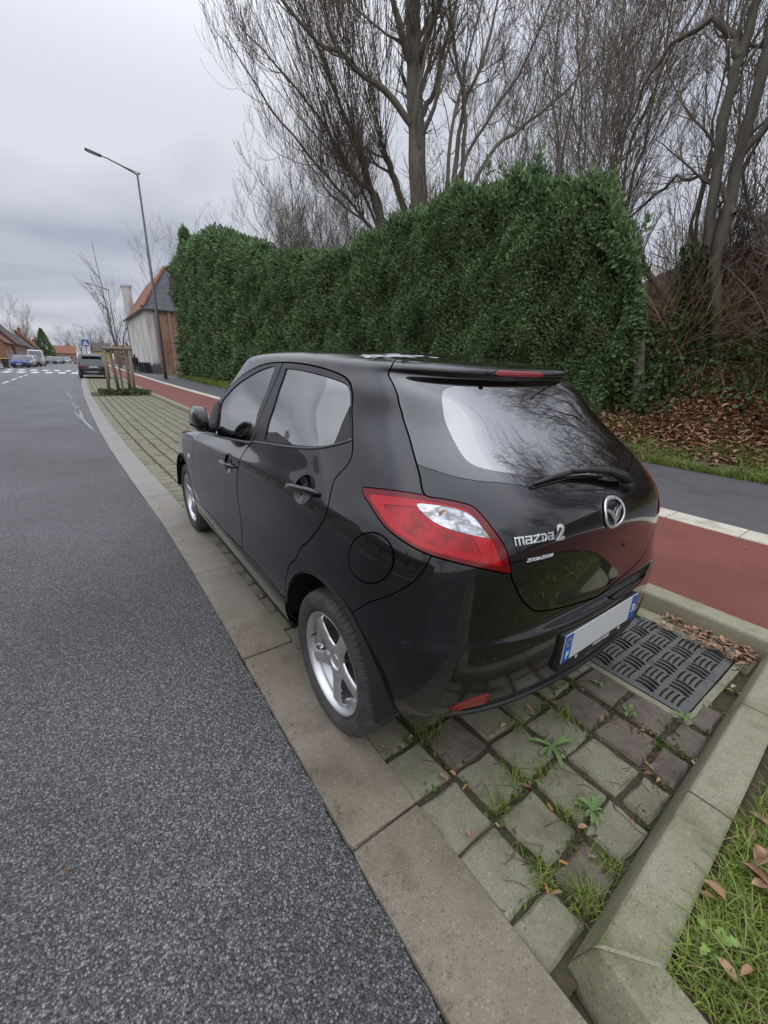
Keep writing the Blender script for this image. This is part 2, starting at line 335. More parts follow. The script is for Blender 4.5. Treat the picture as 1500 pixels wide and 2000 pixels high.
def grate():
    nx,ny=340,245; X=np.linspace(gx0,gx1,nx); Y=np.linspace(gy0,gy1,ny); XX,YY=np.meshgrid(X,Y); d=np.full(XX.shape,1.)
    def cap(x0,y0,x1,y1,r,bow=0):
        nonlocal d
        pts=[(x0+(x1-x0)*t-(y1-y0)*bow*math.sin(math.pi*t),y0+(y1-y0)*t+(x1-x0)*bow*math.sin(math.pi*t)) for t in np.linspace(0,1,5)]
        for (a,b_),(c_,e_) in zip(pts[:-1],pts[1:]):
            vx,vy=c_-a,e_-b_; t=np.clip(((XX-a)*vx+(YY-b_)*vy)/(vx*vx+vy*vy),0,1); np.minimum(d,np.hypot(XX-a-t*vx,YY-b_-t*vy)-r,out=d)
    nb,mb=6,4; wx,wy=(gx1-gx0-.05)/nb,(gy1-gy0-.05)/mb
    for i in range(nb):
        for j in range(mb):
            cx,cy=gx0+.025+wx*(i+.5),gy0+.025+wy*(j+.5)
            if (i+j)%2==0:
                for k in range(4): yy=cy+(k-1.5)*wy*.225; cap(cx-wx*.42,yy,cx+wx*.42,yy,.0050,.04)
            else:
                for k in range(3): xx=cx+(k-1)*wx*.31; cap(xx-.006,cy-wy*.32,xx+.006,cy+wy*.32,.0105,-.12)
    g=SM(); z=.0055+0*XX; g.V=np.stack([XX,YY,z],-1).reshape(-1,3); g.N=np.tile([0,0,1.],(nx*ny,1)); g.U=g.V[:,:2]*1
    a=(np.arange(ny-1)[:,None]*nx+np.arange(nx-1)).ravel(); g.T=np.concatenate([np.stack([a,a+1,a+nx+1],1),np.stack([a,a+nx+1,a+nx],1)])
    return g,d.ravel()

g,d=grate(); g=split(g,-d); V,Nn,T=finish(g,0,.022)
gt=mesh_obj('drain_grate',V,T,iron,None,True,Nn); tag(gt,'cast iron street drain grate with patterned slots set in the paving behind the car','drain grate')
pit=MB(); pit.box(((gx0+gx1)/2,(gy0+gy1)/2,-.35),(gx1-gx0,gy1-gy0,.02)); 
for x,y,dx,dy in((gx0,(gy0+gy1)/2,.01,gy1-gy0),(gx1,(gy0+gy1)/2,.01,gy1-gy0),((gx0+gx1)/2,gy0,gx1-gx0,.01),((gx0+gx1)/2,gy1,gx1-gx0,.01)): pit.box((x,y,-.18),(dx,dy,.34))
pit.build('pit',mat('pit_dark',(.01,.01,.01),.95),gt)
# --- kerb between bay and cycle track
def sweep(path,prof,name,m,kind='structure',seg=None,closed=False):
    """profile (offset to the right of travel, z) swept along a ground path with mitred joints"""
    P=[Vector((x,y,0)) for x,y in path]; n=len(P); V=[];F=[];k=len(prof)
    for i,p in enumerate(P):
        a=(P[i]-P[i-1]).normalized() if i else (P[1]-P[0]).normalized(); c=(P[i+1]-P[i]).normalized() if i<n-1 else a
        t=(a+c).normalized(); nr=Vector((t.y,-t.x,0)); sc=1/max(.5,nr.dot(Vector((a.y,-a.x,0))))
        for o,z in prof: q=p+nr*o*sc; V.append((q.x,q.y,z))
    for i in range(n-1):
        for j in range(k-1): F.append((i*k+j,i*k+j+1,(i+1)*k+j+1,(i+1)*k+j))
    F.append(tuple(range(k))); F.append(tuple(range((n-1)*k,n*k))[::-1])
    return V,F
kp=[(0,-.05),(.004,.03),(.022,.096),(.030,.106),(.042,.110),(.150,.112),(.158,.104),(.16,-.05)]
b=MB(); y=-.36
while y<190:
    L=1.0 if y<40 else 5.; ys=np.linspace(y+.003,y+L-.003,3); V,F=sweep([(1.25+kx(t),t) for t in ys],kp,'',None); b.add(V,F); y+=L
kb=b.build('cycle_track_kerb',kerbc,recalc=True); sharp(kb,22); tag(kb,kind='structure')
# end kerb behind the car, with corner piece turning along the road
kp2=[(0,-.05),(.003,.012),(.033,.096),(.038,.102),(.045,.105),(.147,.105),(.154,.100),(.156,-.05)]
b=MB()
segs=[[(1.255,-.300),(.62,-.318)],[(.612,-.318),(-.02,-.340)],[(-.028,-.340),(-.69,-.366),(-.738,-.60)],[(-.740,-.608),(-.750,-1.5)],[(-.750,-1.508),(-.76,-2.5)]]
for sg in segs:
    V,F=sweep([(x,y) for x,y in sg][::-1],kp2,'',None); 
    b.add(V,F)
ek=b.build('end_kerb',kerbc)
mt=MB(); V,F=sweep([(-.738,-.60),(-.69,-.366),(-.028,-.340)],kp2,'',None); n8=len(kp2); ringm=[Vector(v) for v in V[n8:2*n8]]; dr=Vector((.012,-.004,0))
V=[(q+dr*s_+Vector((0,0,.0015))+Vector((-.001,.001,0)))[:] for s_ in(-.7,.7) for q in ringm[1:-1]]; k_=n8-2; mt.add(V,[(i,i+1,k_+i+1,k_+i) for i in range(k_-1)])
tag(mt.build('mortar_joint',concrete('mortar',[(.22,.205,.14),(.30,.28,.20)],12)),kind='structure'); sharp(ek,22); tag(ek,kind='structure')
# --- cycle track, ribbed white strip, footpath
red=mat('red_asphalt',(.20,.05,.04),.8); noisy(red,[(.12,.036,.025),(.20,.060,.041),(.15,.045,.032),(.18,.055,.04)],scale=.9,detail=9,bump=.5,bscale=230,dist=.004)
strip('cycle_track',[1.405,2.2,2.972],-12,200,red,[.108,.112,.112])
dk=mat('footpath_asphalt',(.05,.05,.052),.8); noisy(dk,[(.065,.065,.066),(.095,.094,.096),(.078,.077,.078)],scale=1.6,detail=9,bump=.5,bscale=210,dist=.004)
def footx(y): return float(np.interp(y,[-20,2,12,22,30,38,60,200],[5.66,5.66,5.35,4.98,5.2,5.55,5.55,5.55]))
ys=list(np.arange(-12,60,.5))+list(np.arange(60,201,5.)); V=[];F=[]
for y in ys: V+=[(3.268+kx(y),y,.114),(footx(y)+kx(y)+.05,y,.114)]
F=[(2*i,2*i+1,2*i+3,2*i+2) for i in range(len(ys)-1)]
tag(mesh_obj('footpath',V,F,dk),kind='structure')
cream=mat('cream_strip',(.50,.46,.36),.7); noisy(cream,[(.36,.32,.24),(.55,.51,.41),(.60,.56,.46)],scale=5,detail=8,bump=.2,bscale=80,dist=.003)
b=MB(); y=-6.
while y<190:
    L=.57 if y<30 else 3; a0,a1=y+.003,y+L-.003
    pr=[(2.970,.10)]
    for r in range(4): x=2.975+r*.0735; pr+=[(x,.118),(x+.008,.1245),(x+.058,.1245),(x+.066,.118)]
    pr+=[(3.270,.10)]
    V=[(x+kx(a0),a0,z) for x,z in pr]+[(x+kx(a1),a1,z) for x,z in pr]; n=len(pr); b.add(V,[(i,i+1,n+i+1,n+i) for i in range(n-1)]); y+=L
tag(b.build('ribbed_strip',cream),kind='structure')
# --- far side: kerb and pavement
b=MB(); V,F=sweep([(-8.0+kx(t)*.9,t) for t in np.arange(200,-12.,-4.)],[(0,-.05),(.01,.11),(.15,.12),(.16,-.05)],'',None); b.add(V,F); tag(b.build('opposite_kerb',conc),kind='structure')
strip('opposite_pavement',[-13.5,-8.15],-12,200,asph,[.105,.105])
# --- painted markings
pw=mat('road_paint',(.62,.62,.60),.6); noisy(pw,[(.40,.40,.39),(.66,.66,.64),(.70,.70,.68)],scale=9,detail=8)
b=MB()
for y in np.arange(-2.,44,3.9): b.add([(-4.62+kx(y)*.3,y,.004),(-4.50+kx(y)*.3,y,.004),(-4.50+kx(y+2.6)*.3,y+2.6,.004),(-4.62+kx(y+2.6)*.3,y+2.6,.004)],[(0,1,2,3)])
tag(b.build('centre_line',pw),kind='structure')
b=MB()
for x in np.arange(-7.7,-1.4,.98): b.add([(x+.05,48,.004),(x+.55,48,.004),(x+.60,52.,.004),(x+.1,52.,.004)],[(0,1,2,3)])
for x in np.arange(-7.3,-1.4,.98): b.add([(x+.1,56,.004),(x+.55,56,.004),(x+.60,60.5,.004),(x+.1,60.5,.004)],[(0,1,2,3)])
tag(b.build('crossing_stripes',pw),kind='structure')
# pale repair crack running out of the gutter
ck=mat('crack_filler',(.30,.295,.29),.8); b=MB()
pts=[(-1.27,9.3),(-1.33,9.7),(-1.42,10.6),(-1.5,12),(-1.6,14.5),(-1.72,17.5),(-1.85,21.5),(-1.95,27)]
PX=[q[0] for q in pts]; PY_=[q[1] for q in pts]; rs=random.Random(9)
for k in range(30):
    y=9.3+rs.random()**1.7*14; L=.5+rs.random()*1.8; o_=rs.gauss(0,.045); w=.008+.016*rs.random()
    ys=[y+L*t/6 for t in range(7)]; q=[(float(np.interp(t,PY_,PX))+o_+rs.gauss(0,.008),t) for t in ys]
    V=[]; 
    for i,(a_,t) in enumerate(q): ww=w*math.sin(math.pi*(i+.3)/6.6); V+=[(a_-ww,t,.003+k*.00012),(a_+ww,t,.003+k*.00012)]
    b.add(V,[(2*i,2*i+1,2*i+3,2*i+2) for i in range(6)])
tag(b.build('crack_seal',ck),kind='structure')
# --- verge and bank on the right
def bank(x,y):
    """height of the verge and bank"""
    d=x-(footx(y)+kx(y)); h=np.interp(d,[-5,0,.6,1.3,2.1,3.8,6.3,10,24,60],[.10,.118,.22,.48,.90,1.75,3.1,5.2,7.2,8.5])
    f=np.interp(y,[-50,6,14,24,400],[1,1,.45,.15,.1]); return .118+(h-.118)*f if d>0 else .10
xs=np.concatenate([np.arange(0,3,.12),np.arange(3,8,.3),np.arange(8,60,3.)]); ys=np.concatenate([np.arange(-14,8,.15),np.arange(8,44,.6),np.arange(44,120,6)])
V=[];F=[]
for y in ys:
    for d in xs:
        x=footx(y)+kx(y)+d; z=bank(x,y)+(.02*math.sin(x*7+y*3)+.03*math.sin(x*2.3-y*4.1)+.02*rng.random())*min(1,d*2); V.append((x,y,z))
n=len(xs)
for i in range(len(ys)-1):
    for j in range(n-1): F.append((i*n+j,i*n+j+1,(i+1)*n+j+1,(i+1)*n+j))
litter=mat('leaf_mould',(.08,.05,.03),.95); noisy(litter,[(.035,.03,.015),(.10,.065,.04),(.055,.06,.02),(.13,.08,.05)],scale=3.5,detail=10,bump=.6,bscale=40,dist=.03)
bk=mesh_obj('verge',V,F,litter,None,True); tag(bk,kind='structure')
# small grassed corner behind the end kerb
V=[];F=[]; xs=np.arange(-.60,1.42,.06); ys=np.arange(-3.,-.44,.06)
for y in ys:
    for x in xs: V.append((x,y,.062+.012*rng.random()+.02*min(1,max(0,-.5-y)*2)))
n=len(xs); F=[(i*n+j,i*n+j+1,(i+1)*n+j+1,(i+1)*n+j) for i in range(len(ys)-1) for j in range(n-1)]
tag(mesh_obj('corner_soil',V,F,litter,None,True),kind='structure')
# planter bed in the bay
V=[];F=[]; xs=np.linspace(-.74,1.25,18); ys=np.linspace(19.3,21.25,18)
for y in ys:
    for x in xs: V.append((x+kx(y),y,-.0+.03*rng.random()+.05*math.sin((y-19.3)/1.95*math.pi)))
n=18; F=[(i*n+j,i*n+j+1,(i+1)*n+j+1,(i+1)*n+j) for i in range(17) for j in range(17)]
tag(mesh_obj('planter_soil',V,F,litter),kind='structure')

# ---------------------------------------------------------------- car body surface (uniform cubic B-spline)
import numpy as np
FX=[0,.30,.58,.80,.93,.99]
BL=[0,.009,.038,.100,.195,.36]
BM=[0,.010,.044,.122,.235,.41]
BH=[0,.011,.052,.150,.275,.44]
BG=[0,.012,.055,.165,.290,.47]
BT=[0,.007,.030,.085,.150,.31]
ROWS=[ # zr, zsr, zsf, w, yr, bow, yf, zf, rear taper of c5, c6
(.285,.31,.215,.62,.27,BL,3.66,.21,.97,1),
(.262,.292,.20,.75,.16,BL,3.78,.19,.97,1),
(.265,.297,.19,.82,.095,BL,3.84,.22,.98,1),
(.318,.342,.26,.846,.044,BL,3.875,.31,.99,1),
(.40,.43,.40,.853,.024,BL,3.885,.42,.99,1),
(.50,.53,.52,.857,.016,BL,3.885,.50,.99,1),
(.582,.60,.60,.856,.0145,BL,3.88,.56,.99,1),
(.599,.63,.64,.854,.021,BM,3.88,.60,.985,1),
(.606,.65,.66,.853,.052,BM,3.88,.62,.985,1),
(.640,.70,.70,.852,.058,BM,3.875,.66,.985,1),
(.76,.79,.76,.850,.054,BM,3.84,.74,.98,1),
(.86,.87,.82,.848,.048,BM,3.72,.81,.975,.995),
(.93,.925,.865,.842,.052,BH,3.5,.87,.965,.99),
(.975,.965,.895,.826,.068,BG,3.25,.93,.955,.985),
(1.015,1.02,.935,.800,.105,BG,3.05,.975,.94,.98),
(1.05,1.09,.995,.775,.150,BG,2.9,1.02,.93,.975),
(1.12,1.165,1.08,.745,.235,BG,2.78,1.10,.925,.975),
(1.21,1.245,1.19,.705,.345,BG,2.60,1.20,.93,.98),
(1.30,1.315,1.29,.668,.455,BT,2.46,1.29,.935,.98),
(1.350,1.355,1.35,.642,.520,BT,2.38,1.345,.94,.985),
(1.366,1.378,1.380,.626,.548,BT,2.33,1.375,.945,.985),
(1.370,1.392,1.398,.612,.520,BT,2.30,1.39,.945,.985),
(1.402,1.405,1.413,.595,.520,BT,2.26,1.405,.945,.985),
(1.416,1.420,1.427,.560,.58,BT,2.19,1.42,.95,.985),
(1.425,1.430,1.440,.49,.72,BT,2.09,1.432,.96,.99),
(1.437,1.437,1.446,.36,.88,BT,1.97,1.44,.97,1),
(1.443,1.441,1.449,.18,.98,BT,1.86,1.442,1,1),
(1.444,1.442,1.450,.0,1.02,BT,1.80,1.443,1,1),
]
def cage():
    G=[]
    for i,(zr,zsr,zsf,w,yr,b,yf,zf,ta,tb) in enumerate(ROWS):
        L=[]
        LED={6:.020,7:.022,8:.024,9:.028,10:.036,11:.042,12:.050}
        if i in(7,8,9,10): q_={7:.15,8:.28,9:.5,10:.8}[i]; b=[BL[j]+(BM[j]-BL[j])*q_ for j in range(6)]
        for k in range(6):
            f=FX[k]*(ta/.99 if k==5 else (1+(ta/.99-1)*.6 if k==4 else 1)); yy=yr if i not in LED else yr+(LED[i]-yr)*[0,.0,.9,1,1,1][k]; L.append((w*f,yy+b[k],zr+(zsr-zr)*f**2))
        y5=L[-1][1]; yc=yf-(.42 if i<16 else .22)
        for t,wf in((.12,tb),(.28,1.),(.45,.998),(.62,.998),(.80,1.),(1.,.975)):
            L.append((w*wf,y5+(yc-y5)*t,zsr+(zsf-zsr)*t))
        q=.17 if i<16 else .08
        L.append((w*.83,yf-q,zsf+(zf-zsf)*.4)); L.append((w*.45,yf-q*.2,zsf+(zf-zsf)*.85)); L.append((0,yf,zf))
        G.append(L)
    G=np.array(G,float)
    wgt=np.clip((np.arange(len(ROWS))-18)/3.,0,1)[:,None]
    G[:,:,2]+=wgt*.034*np.sin(np.pi*np.clip((G[:,:,1]-.50)/2.2,0,1))
    return G
def spline_grid(G,nu,nv):
    """G rows x cols; mirrored in u at both ends and in v at the roof centreline"""
    m=np.array([-1,1,1.])
    G=np.concatenate([G[:,1:2]*m,G,G[:,-2:-1]*m],1)
    G=np.concatenate([2*G[0:1]-G[1:2],G,G[-2:-1]*m],0)
    def W(n,N):
        t=np.linspace(0,n-1,N); i=np.minimum(t.astype(int),n-2); f=t-i
        M=np.zeros((N,n+2)); b=[(1-f)**3/6,(3*f**3-6*f**2+4)/6,(-3*f**3+3*f**2+3*f+1)/6,f**3/6]
        for k in range(4): M[np.arange(N),i+k]=b[k]
        return M,t
    Mu,tu=W(G.shape[1]-2,nu); Mv,tv=W(G.shape[0]-2,nv)
    P=np.einsum('ar,rcd,bc->abd',Mv,G,Mu)
    return P,tu,tv

# ================================================================ the parked black hatchback
UV={"front_door":[[8.196,20.219],[9.099,19.892],[9.913,18.991],[10.645,17.906],[11.125,16.75],[11.125,15.8],[11.35,14.6],[10.459,13.853],[10.489,13.26],[9.931,11.916],[9.657,9.979],[9.663,8.097],[9.63,5.338],[9.519,4.26],[9.246,3.719],[8.683,3.747],[8.177,3.898],[7.676,4.008],[7.611,4.861],[7.599,6.196],[7.629,8.466],[7.645,9.33],[7.658,10.307],[7.724,11.497],[7.926,12.682],[8.071,13.59],[8.105,14.183],[8.05,14.608],[7.951,15.577],[7.857,16.9],[8.069,18.045],[8.098,19.809]],"rear_door":[[8.124,20.229],[7.337,20.27],[6.554,20.076],[5.841,19.66],[5.341,19.203],[5.115,18.682],[5.035,18.165],[4.821,17.338],[4.751,16.658],[4.859,15.934],[4.925,15.518],[4.999,15.177],[5.16,14.742],[5.326,14.294],[5.4,13.971],[5.417,13.436],[5.415,12.854],[5.444,12.087],[5.523,11.398],[5.65,10.664],[5.813,9.952],[6.039,9.024],[6.241,7.014],[6.358,5.548],[6.429,4.701],[6.455,3.866],[6.784,3.941],[7.174,4.052],[7.645,4.047],[7.587,4.909],[7.576,6.279],[7.599,8.557],[7.616,9.385],[7.631,10.353],[7.703,11.548],[7.908,12.729],[8.047,13.621],[8.076,14.207],[8.018,14.627],[7.914,15.587],[7.819,16.906],[8.029,18.049],[8.052,19.771]],"front_frame":[[8.199,20.12],[9.075,19.802],[9.882,18.911],[10.581,17.852],[11.075,16.805],[10.966,15.898],[11.35,14.6],[10.411,13.925],[9.391,14.248],[8.673,14.45],[8.069,14.623],[7.951,15.577],[7.857,16.9],[8.069,18.045],[8.142,19.803]],"rear_frame":[[8.082,20.135],[7.31,20.15],[6.535,19.963],[5.834,19.562],[5.367,19.133],[5.146,18.626],[5.059,18.141],[4.84,17.334],[4.77,16.654],[4.87,15.972],[5.101,15.8],[5.407,15.598],[5.723,15.402],[6.078,15.234],[6.73,15.055],[7.39,14.915],[8.024,14.743],[7.914,15.587],[7.819,16.906],[8.029,18.049],[8.017,19.692]],"front_glass":[[8.446,19.559],[9.032,19.259],[9.711,18.512],[10.265,17.688],[10.486,16.771],[10.21,15.904],[10.308,15.184],[9.955,14.206],[9.432,14.336],[8.707,14.549],[8.193,14.726],[8.16,15.032],[8.018,15.91],[8.122,17.231],[8.37,18.355]],"rear_glass":[[7.708,19.422],[6.947,19.35],[6.128,19.036],[5.537,18.704],[5.262,18.465],[5.117,18.053],[4.88,17.25],[4.835,16.575],[4.928,15.973],[5.144,15.806],[5.45,15.597],[5.765,15.428],[6.076,15.292],[6.732,15.127],[7.527,14.997],[7.494,15.708],[7.428,16.794],[7.711,17.979],[7.76,19.106]],"quarter_trim":[[4.898,17.322],[4.835,16.575],[4.93,15.961],[5.144,15.806],[5.424,15.599],[5.3,15.96],[5.093,16.514],[4.942,16.981]],"fuel":[[4.075,11.099],[4.106,10.83],[4.162,10.57],[4.242,10.33],[4.343,10.119],[4.46,9.945],[4.584,9.815],[4.706,9.736],[4.817,9.718],[4.909,9.769],[4.977,9.889],[5.017,10.077],[5.027,10.322],[5.008,10.611],[4.956,10.926],[4.872,11.244],[4.76,11.537],[4.629,11.772],[4.491,11.926],[4.359,11.982],[4.243,11.94],[4.153,11.808],[4.095,11.608],[4.07,11.365]],"tail_lamp":[[4.709,14.01],[4.638,14.101],[4.112,14.275],[3.53,14.351],[2.928,14.252],[2.562,14.024],[2.401,13.443],[2.254,12.504],[2.148,11.747],[2.095,11.118],[2.074,10.728],[2.403,10.92],[2.913,11.24],[3.445,11.551],[3.821,11.935],[4.153,12.456],[4.445,13.23],[4.645,13.689]],"clear_lens":[[3.467,13.915],[2.983,13.923],[2.712,13.759],[2.534,13.38],[2.402,12.795],[2.326,12.307],[2.576,12.48],[2.893,12.75],[3.163,13.088],[3.365,13.494]],"bumper_seam":[[5.187,6.652],[4.756,8.761],[4.187,9.689],[3.811,10.221],[3.553,10.757],[3.35,11.404]],"tailgate_left":[[3.811,21.844],[3.515,19.21],[3.536,18.098],[3.362,17.315],[3.279,16.605],[3.314,15.875],[3.334,15.195],[3.312,14.364],[2.928,14.252],[2.562,14.024],[2.401,13.443],[2.254,12.504],[2.148,11.747],[2.095,11.118],[2.066,10.709]],"tailgate_low":[[2.073,10.731],[2.016,10.406],[1.911,10.016],[1.792,9.667],[1.643,9.355],[1.463,9.092],[1.075,8.841],[0.64,8.58],[-0.023,8.146]],"glass_left":[[3.476,19.086],[3.494,18.104],[3.334,17.319],[3.253,16.61],[3.287,15.989],[3.319,15.528]],"glass_low":[[3.322,15.512],[2.987,15.375],[2.707,15.242],[2.302,15.13],[1.883,15.07],[1.422,14.846],[0.832,14.501],[0.372,14.271],[-0.025,14.043]],"clear_left":[[0.008,19.76],[0.953,19.315],[1.693,19.039],[2.129,18.704],[2.323,18.216],[2.417,17.367],[2.415,16.685],[2.384,16.057],[2.309,15.768],[2.128,15.613],[1.713,15.462],[1.107,15.222],[0.192,14.866],[-0.025,14.738]],"ledge_top":[[1.454,8.936],[0.642,8.294],[0.017,7.78]],"mark":[[3.108,3.558],[2.869,3.949],[2.471,4.07],[2.359,3.546],[2.677,3.519],[3.05,3.501]],"lettering":[[2.006,12.369],[1.386,12.2],[1.162,12.264],[1.162,11.78],[1.387,11.757],[2.018,11.935]],"motto":[[1.863,11.3],[1.345,11.129],[1.338,11.015],[1.861,11.136]],"emblem":[[0.043,12.526],[0.272,12.72],[-0.025,12.35],[-0.025,13.453],[0.036,11.611]],"rear_handle":[[6.361,12.642],[6.0,13.097],[5.638,13.106],[5.674,12.608],[5.866,12.48],[6.274,12.392],[6.214,13.492],[5.928,13.458],[5.86,12.025],[6.117,11.79]],"front_handle":[[8.344,11.389],[7.859,11.645],[7.887,11.243],[8.221,11.292],[8.351,12.261],[8.101,12.183],[7.952,10.699],[8.213,10.705]],"blinker":[[9.983,9.049],[10.202,8.54],[9.788,9.415],[9.977,9.441],[9.996,8.574]],"headlamp":[[10.952,12.35],[10.482,12.707],[9.92,11.965],[9.789,11.016],[9.964,9.895],[10.164,9.778],[10.272,10.588],[10.526,11.663]],"arch_r":[[6.278,4.815],[6.136,5.92],[5.916,7.521],[5.64,8.416],[5.429,8.232]],"roofcut":[[1.91,19.639],[3.515,19.21]]}
paint=mat('black_paint',(.0045,.0045,.006),.07,spec=.22,coat=1.0)
noisy(paint,[(.004,.004,.0052),(.007,.007,.0085)],scale=3,rr=(.10,.25))
for _m in (paint,):
    _p=_m.node_tree.nodes['Principled BSDF']; _n=N(_m,'ShaderNodeTexNoise',Scale=260,Detail=3); _t=N(_m,'ShaderNodeTexCoord'); LK(_m,_t.outputs['Object'],_n.inputs['Vector']); _r=N(_m,'ShaderNodeMapRange'); _r.inputs['From Min'].default_value=.45; _r.inputs['From Max'].default_value=.8; _r.inputs['To Min'].default_value=.008; _r.inputs['To Max'].default_value=.06; LK(_m,_n.outputs['Fac'],_r.inputs['Value']); LK(_m,_r.outputs[0],_p.inputs['Coat Roughness'])
_p=paint.node_tree.nodes['Principled BSDF']; _t=N(paint,'ShaderNodeTexCoord'); _s=N(paint,'ShaderNodeSeparateXYZ'); LK(paint,_t.outputs['Object'],_s.inputs[0])
_h=N(paint,'ShaderNodeMapRange'); 
for a_,b_ in(('From Min',.22),('From Max',.62),('To Min',.55),('To Max',.0)): _h.inputs[a_].default_value=b_
LK(paint,_s.outputs[2],_h.inputs['Value']); _n=N(paint,'ShaderNodeTexNoise',Scale=9,Detail=8,Roughness=.7); LK(paint,_t.outputs['Object'],_n.inputs['Vector'])
_q=N(paint,'ShaderNodeMath'); _q.operation='MULTIPLY'; LK(paint,_h.outputs[0],_q.inputs[0]); LK(paint,_n.outputs['Fac'],_q.inputs[1])
_l=[k for k in paint.node_tree.links if k.to_socket==_p.inputs['Base Color']][0].from_socket; _m=N(paint,'ShaderNodeMix'); _m.data_type='RGBA'; _m.inputs['B'].default_value=(.055,.050,.044,1); LK(paint,_q.outputs[0],_m.inputs['Factor']); LK(paint,_l,_m.inputs['A']); LK(paint,_m.outputs['Result'],_p.inputs['Base Color'])
frame_m=mat('satin_black',(.012,.012,.014),.32,spec=.5)
plast=mat('black_plastic',(.018,.018,.02),.45)
linerm=mat('dark_gap',(.002,.002,.002),.9,spec=.1)
wellm=mat('wheel_well_felt',(.012,.012,.012),.95)
chrome=mat('chrome',(.85,.86,.88),.22,metal=.85)
trimm=mat('grey_strip',(.12,.12,.13),.3,metal=.6)
def glass_mat(name,tint,refl=1.0,rough=0.0,blend=1.45):
    m=bpy.data.materials.new(name); m.use_nodes=True; t=m.node_tree; t.nodes.clear()
    o=N(m,'ShaderNodeOutputMaterial'); mx=N(m,'ShaderNodeMixShader'); tr=N(m,'ShaderNodeBsdfTransparent'); gl=N(m,'ShaderNodeBsdfGlossy'); fr=N(m,'ShaderNodeFresnel')
    fr.inputs[0].default_value=blend; tr.inputs[0].default_value=(*tint,1); gl.inputs['Roughness'].default_value=rough; gl.inputs[0].default_value=(refl,refl,refl,1)
    LK(m,fr.outputs[0],mx.inputs[0]); LK(m,tr.outputs[0],mx.inputs[1]); LK(m,gl.outputs[0],mx.inputs[2]); LK(m,mx.outputs[0],o.inputs[0]); return m
winm=glass_mat('side_window_glass',(.74,.80,.78),blend=4.6)
rwinm=glass_mat('rear_window_glass',(.38,.45,.43),blend=3.4)
lensm=mat('red_lens',(.42,.004,.010),.12,coat=.6,spec=.2); 
noisy(lensm,[(.46,.004,.008),(.20,.001,.004)],scale=22,detail=2,bump=.35,bscale=120,dist=.004)
lens2=mat('dark_red_lens',(.15,.001,.004),.12,coat=.6,spec=.2); lens3=mat('bright_red_lens',(.44,.003,.008),.12,coat=.6,spec=.2)
clearm=mat('clear_lens',(.62,.62,.63),.12,metal=.75,coat=1); noisy(clearm,[(.55,.55,.57),(.16,.15,.15),(.60,.60,.61),(.34,.33,.33)],scale=14,detail=2,bump=.5,bscale=38,dist=.006,stretch=(1,1,2.2))
refm=mat('red_reflector',(.24,.006,.012),.25,coat=1)
G_=cage(); NU,NV=561,541
P_,tu,tv=spline_grid(G_,NU,NV); P_=P_*[-1,1,1]                    # left half
du=np.gradient(P_,axis=1); dvv=np.gradient(P_,axis=0); N_=np.cross(dvv,du); N_/=np.linalg.norm(N_,axis=-1,keepdims=True)+1e-12
N_*=-np.sign(N_[NV//3,NU//2,0]); N_[:,0,0]=0; N_[:,-1,0]=0; N_[-1,:,0]=0
UU,VV=np.meshgrid(tu,tv)
def uvp(uv):
    """surface point for (u,v)"""
    u,v=np.asarray(uv,float).T; i=np.clip(v/tv[-1]*(NV-1),0,NV-1.001); j=np.clip(u/tu[-1]*(NU-1),0,NU-1.001)
    a,b=i.astype(int),j.astype(int); f=(i-a)[:,None]; g=(j-b)[:,None]
    return (P_[a,b]*(1-f)*(1-g)+P_[a+1,b]*f*(1-g)+P_[a,b+1]*(1-f)*g+P_[a+1,b+1]*f*g)
def smooth_loop(uv,n=4,closed=True):
    uv=np.array(uv,float); m=len(uv); out=[]
    for i in range(m if closed else m-1):
        if closed: p=[uv[(i+k-1)%m] for k in range(4)]
        else: p=[uv[max(i-1,0)],uv[i],uv[i+1],uv[min(i+2,m-1)]]
        for t in np.arange(n)/n:
            out.append(.5*((2*p[1])+(-p[0]+p[2])*t+(2*p[0]-5*p[1]+4*p[2]-p[3])*t*t+(-p[0]+3*p[1]-3*p[2]+p[3])*t**3))
    if not closed: out.append(uv[-1])
    return np.array(out)
def grid_mesh():
    s=SM(); s.V=P_.reshape(-1,3).copy(); s.N=N_.reshape(-1,3).copy(); s.U=np.stack([UU,VV],-1).reshape(-1,2)
    a=(np.arange(NV-1)[:,None]*NU+np.arange(NU-1)).ravel(); s.T=np.concatenate([np.stack([a,a+1,a+NU+1],1),np.stack([a,a+NU+1,a+NU],1)]); return s
def inside(poly,p):
    x,y=p[:,0],p[:,1]; r=np.zeros(len(p),bool); n=len(poly)
    for i in range(n):
        x1,y1=poly[i]; x2,y2=poly[(i+1)%n]
        if y1==y2: continue
        c=((y1>y)!=(y2>y)); r^=c&(x<(x2-x1)*(y-y1)/(y2-y1)+x1)
    return r
def sdf(s,poly,closed=True,extend=()):
    """signed distance (m) on the surface to a uv outline; segments off the half domain (u<0) count for the sign only"""
    poly=np.array(poly); ins=inside(poly,s.U); q=uvp(poly); n=len(poly); d=np.full(len(s.V),9.)
    lo=q.min(0)-.06; hi=q.max(0)+.06; m=np.where(((s.V>lo)&(s.V<hi)).all(1))[0]; v=s.V[m]; dm=np.full(len(m),9.)
    for i in range(n):
        j=(i+1)%n
        if poly[i][0]<0.02 and poly[j][0]<0.02: continue
        a,b=q[i],q[j]; ab=b-a; L=ab@ab
        if L<1e-12: continue
        t=np.clip((v-a)@ab/L,0,1); dd=np.linalg.norm(v-(a+t[:,None]*ab),axis=1); np.minimum(dm,dd,out=dm)
    d[m]=dm; return np.where(ins,-d,d)
def part(s,poly,gap=.005):
    d=sdf(s,poly); return split(s,d+gap/2), split(s,-(d-gap/2))
def negate(d): return -d
